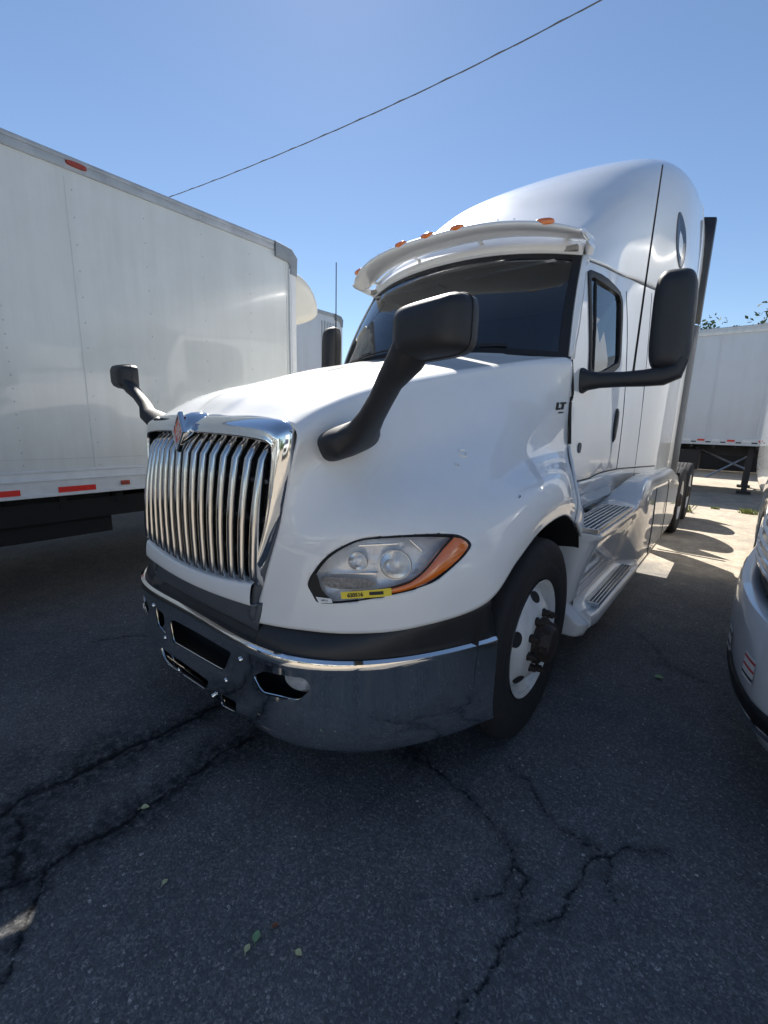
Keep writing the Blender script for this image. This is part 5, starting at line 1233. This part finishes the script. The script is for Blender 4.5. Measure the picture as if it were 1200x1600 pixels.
tree(-1.9, 33, 7.6, 'small tree whose tip pokes over the middle of the trailer roof', 3)
tree(2.0, 34, 7.9, 'broader tree showing over the right end of the trailer roof', 5, 'foliage2', 3.6)
tree(-7.5, 36, 7.4, 'tree standing behind the trailer and the sleeper cab', 6)
def tree_belt():
    parts = []
    r = np.random.default_rng(21); V = []; F = []
    # belt of far trees round the yard, seen only in reflections and gaps
    ang = np.linspace(0, 2 * np.pi, 90, endpoint=False); allp = []
    for a_ in ang:
        R_ = r.uniform(52, 64); cx, cy = -2 + R_ * math.cos(a_), 5 + R_ * math.sin(a_)
        if cy > 0 and -70 < cx < 30: h = r.uniform(3.0, 4.6)
        else: h = r.uniform(4, 9)
        v, f = leaf_cloud(520, (cx, cy, h * .5), (3.2, 3.2, h * .5), .5, int(a_ * 1000)); parts.append((v, f))
    o = mk('tree_belt', *join(parts), M['foliage'], None, False); tag(o, 'dark band of far trees around the yard', 'trees', kind='stuff')
tree_belt()

# fallen leaves on the asphalt
def fallen_leaf(x, y, L, ang, mat, label):
    n = 9; V = []; F = []; r = random.random()
    for i in range(n):
        t = i / (n - 1); w_ = L * .36 * math.sin(math.pi * t ** .8) + .0004
        for k in (-1, -.5, 0, .5, 1):
            lx, ly = L * (t - .5), w_ * k; z = .004 + abs(k) ** 2 * w_ * .55 + .25 * L * (t - .5) ** 2
            V.append((x + lx * math.cos(ang) - ly * math.sin(ang), y + lx * math.sin(ang) + ly * math.cos(ang), z))
    for i in range(n - 1):
        for k in range(4): F.append((i * 5 + k, i * 5 + k + 1, (i + 1) * 5 + k + 1, (i + 1) * 5 + k))
    V2, F2 = tube([(x - L * .5 * math.cos(ang), y - L * .5 * math.sin(ang), .008), (x - L * .8 * math.cos(ang + .2), y - L * .8 * math.sin(ang + .2), .004)], .0007, 5)
    o = mk('fallen_leaf', *join([(V, F), (V2, F2)]), M[mat], None); tag(o, label, 'leaf', 'fallen leaves on the asphalt')
fallen_leaf(-1.64, .55, .032, .9, 'leafy', 'pale yellow leaf lying on the dark crack left of the bumper')
fallen_leaf(-1.29, .47, .022, 1.8, 'leafy', 'tiny yellow leaf on open asphalt below the dark crack')
fallen_leaf(-.92, .575, .034, 2.2, 'leafg', 'green leaf near the bottom edge of the photo')
fallen_leaf(-.915, .54, .024, 2.0, 'leafy', 'pale yellow leaf touching the green one')
fallen_leaf(-.79, .63, .024, .2, 'leafy', 'flat yellow leaf just right of the green one')
fallen_leaf(-.90, .63, .022, 1.0, 'leafb', 'small brown leaf just above the green one')
fallen_leaf(-.18, 3.05, .055, .5, 'leafg', 'dull green leaf in the shade between the two trucks')

# weeds in the gravel
def weed(x, y, n, h, label, seed):
    r = np.random.default_rng(seed); V = []; F = []
    for i in range(n):
        a_ = r.uniform(0, 6.28); rr = r.uniform(0, h * 1.3); bx, by = x + rr * math.cos(a_), y + rr * .6 * math.sin(a_); a2 = r.uniform(0, 6.28); hh = h * r.uniform(.4, 1); dx, dy = math.cos(a2) * hh * .6, math.sin(a2) * hh * .6; k = len(V)
        V += [(bx - .006, by, 0), (bx + .006, by, 0), (bx + dx * .5, by + dy * .5, hh * .7), (bx + dx, by + dy, hh)]; F += [(k, k + 1, k + 2), (k, k + 2, k + 3)]
    o = mk('weed_tuft', V, F, M['grass'], None, False); tag(o, label, 'weeds', 'weeds growing in the gravel')
weed(-.79, 10.3, 260, .20, 'yellow green weed tuft beside the rearmost wheel', 1)
weed(.33, 10.95, 180, .12, 'low dry weeds near the silver truck', 2)
weed(-.2, 11.1, 90, .06, 'thin line of dry weeds at the edge of the trailer shadow', 4)
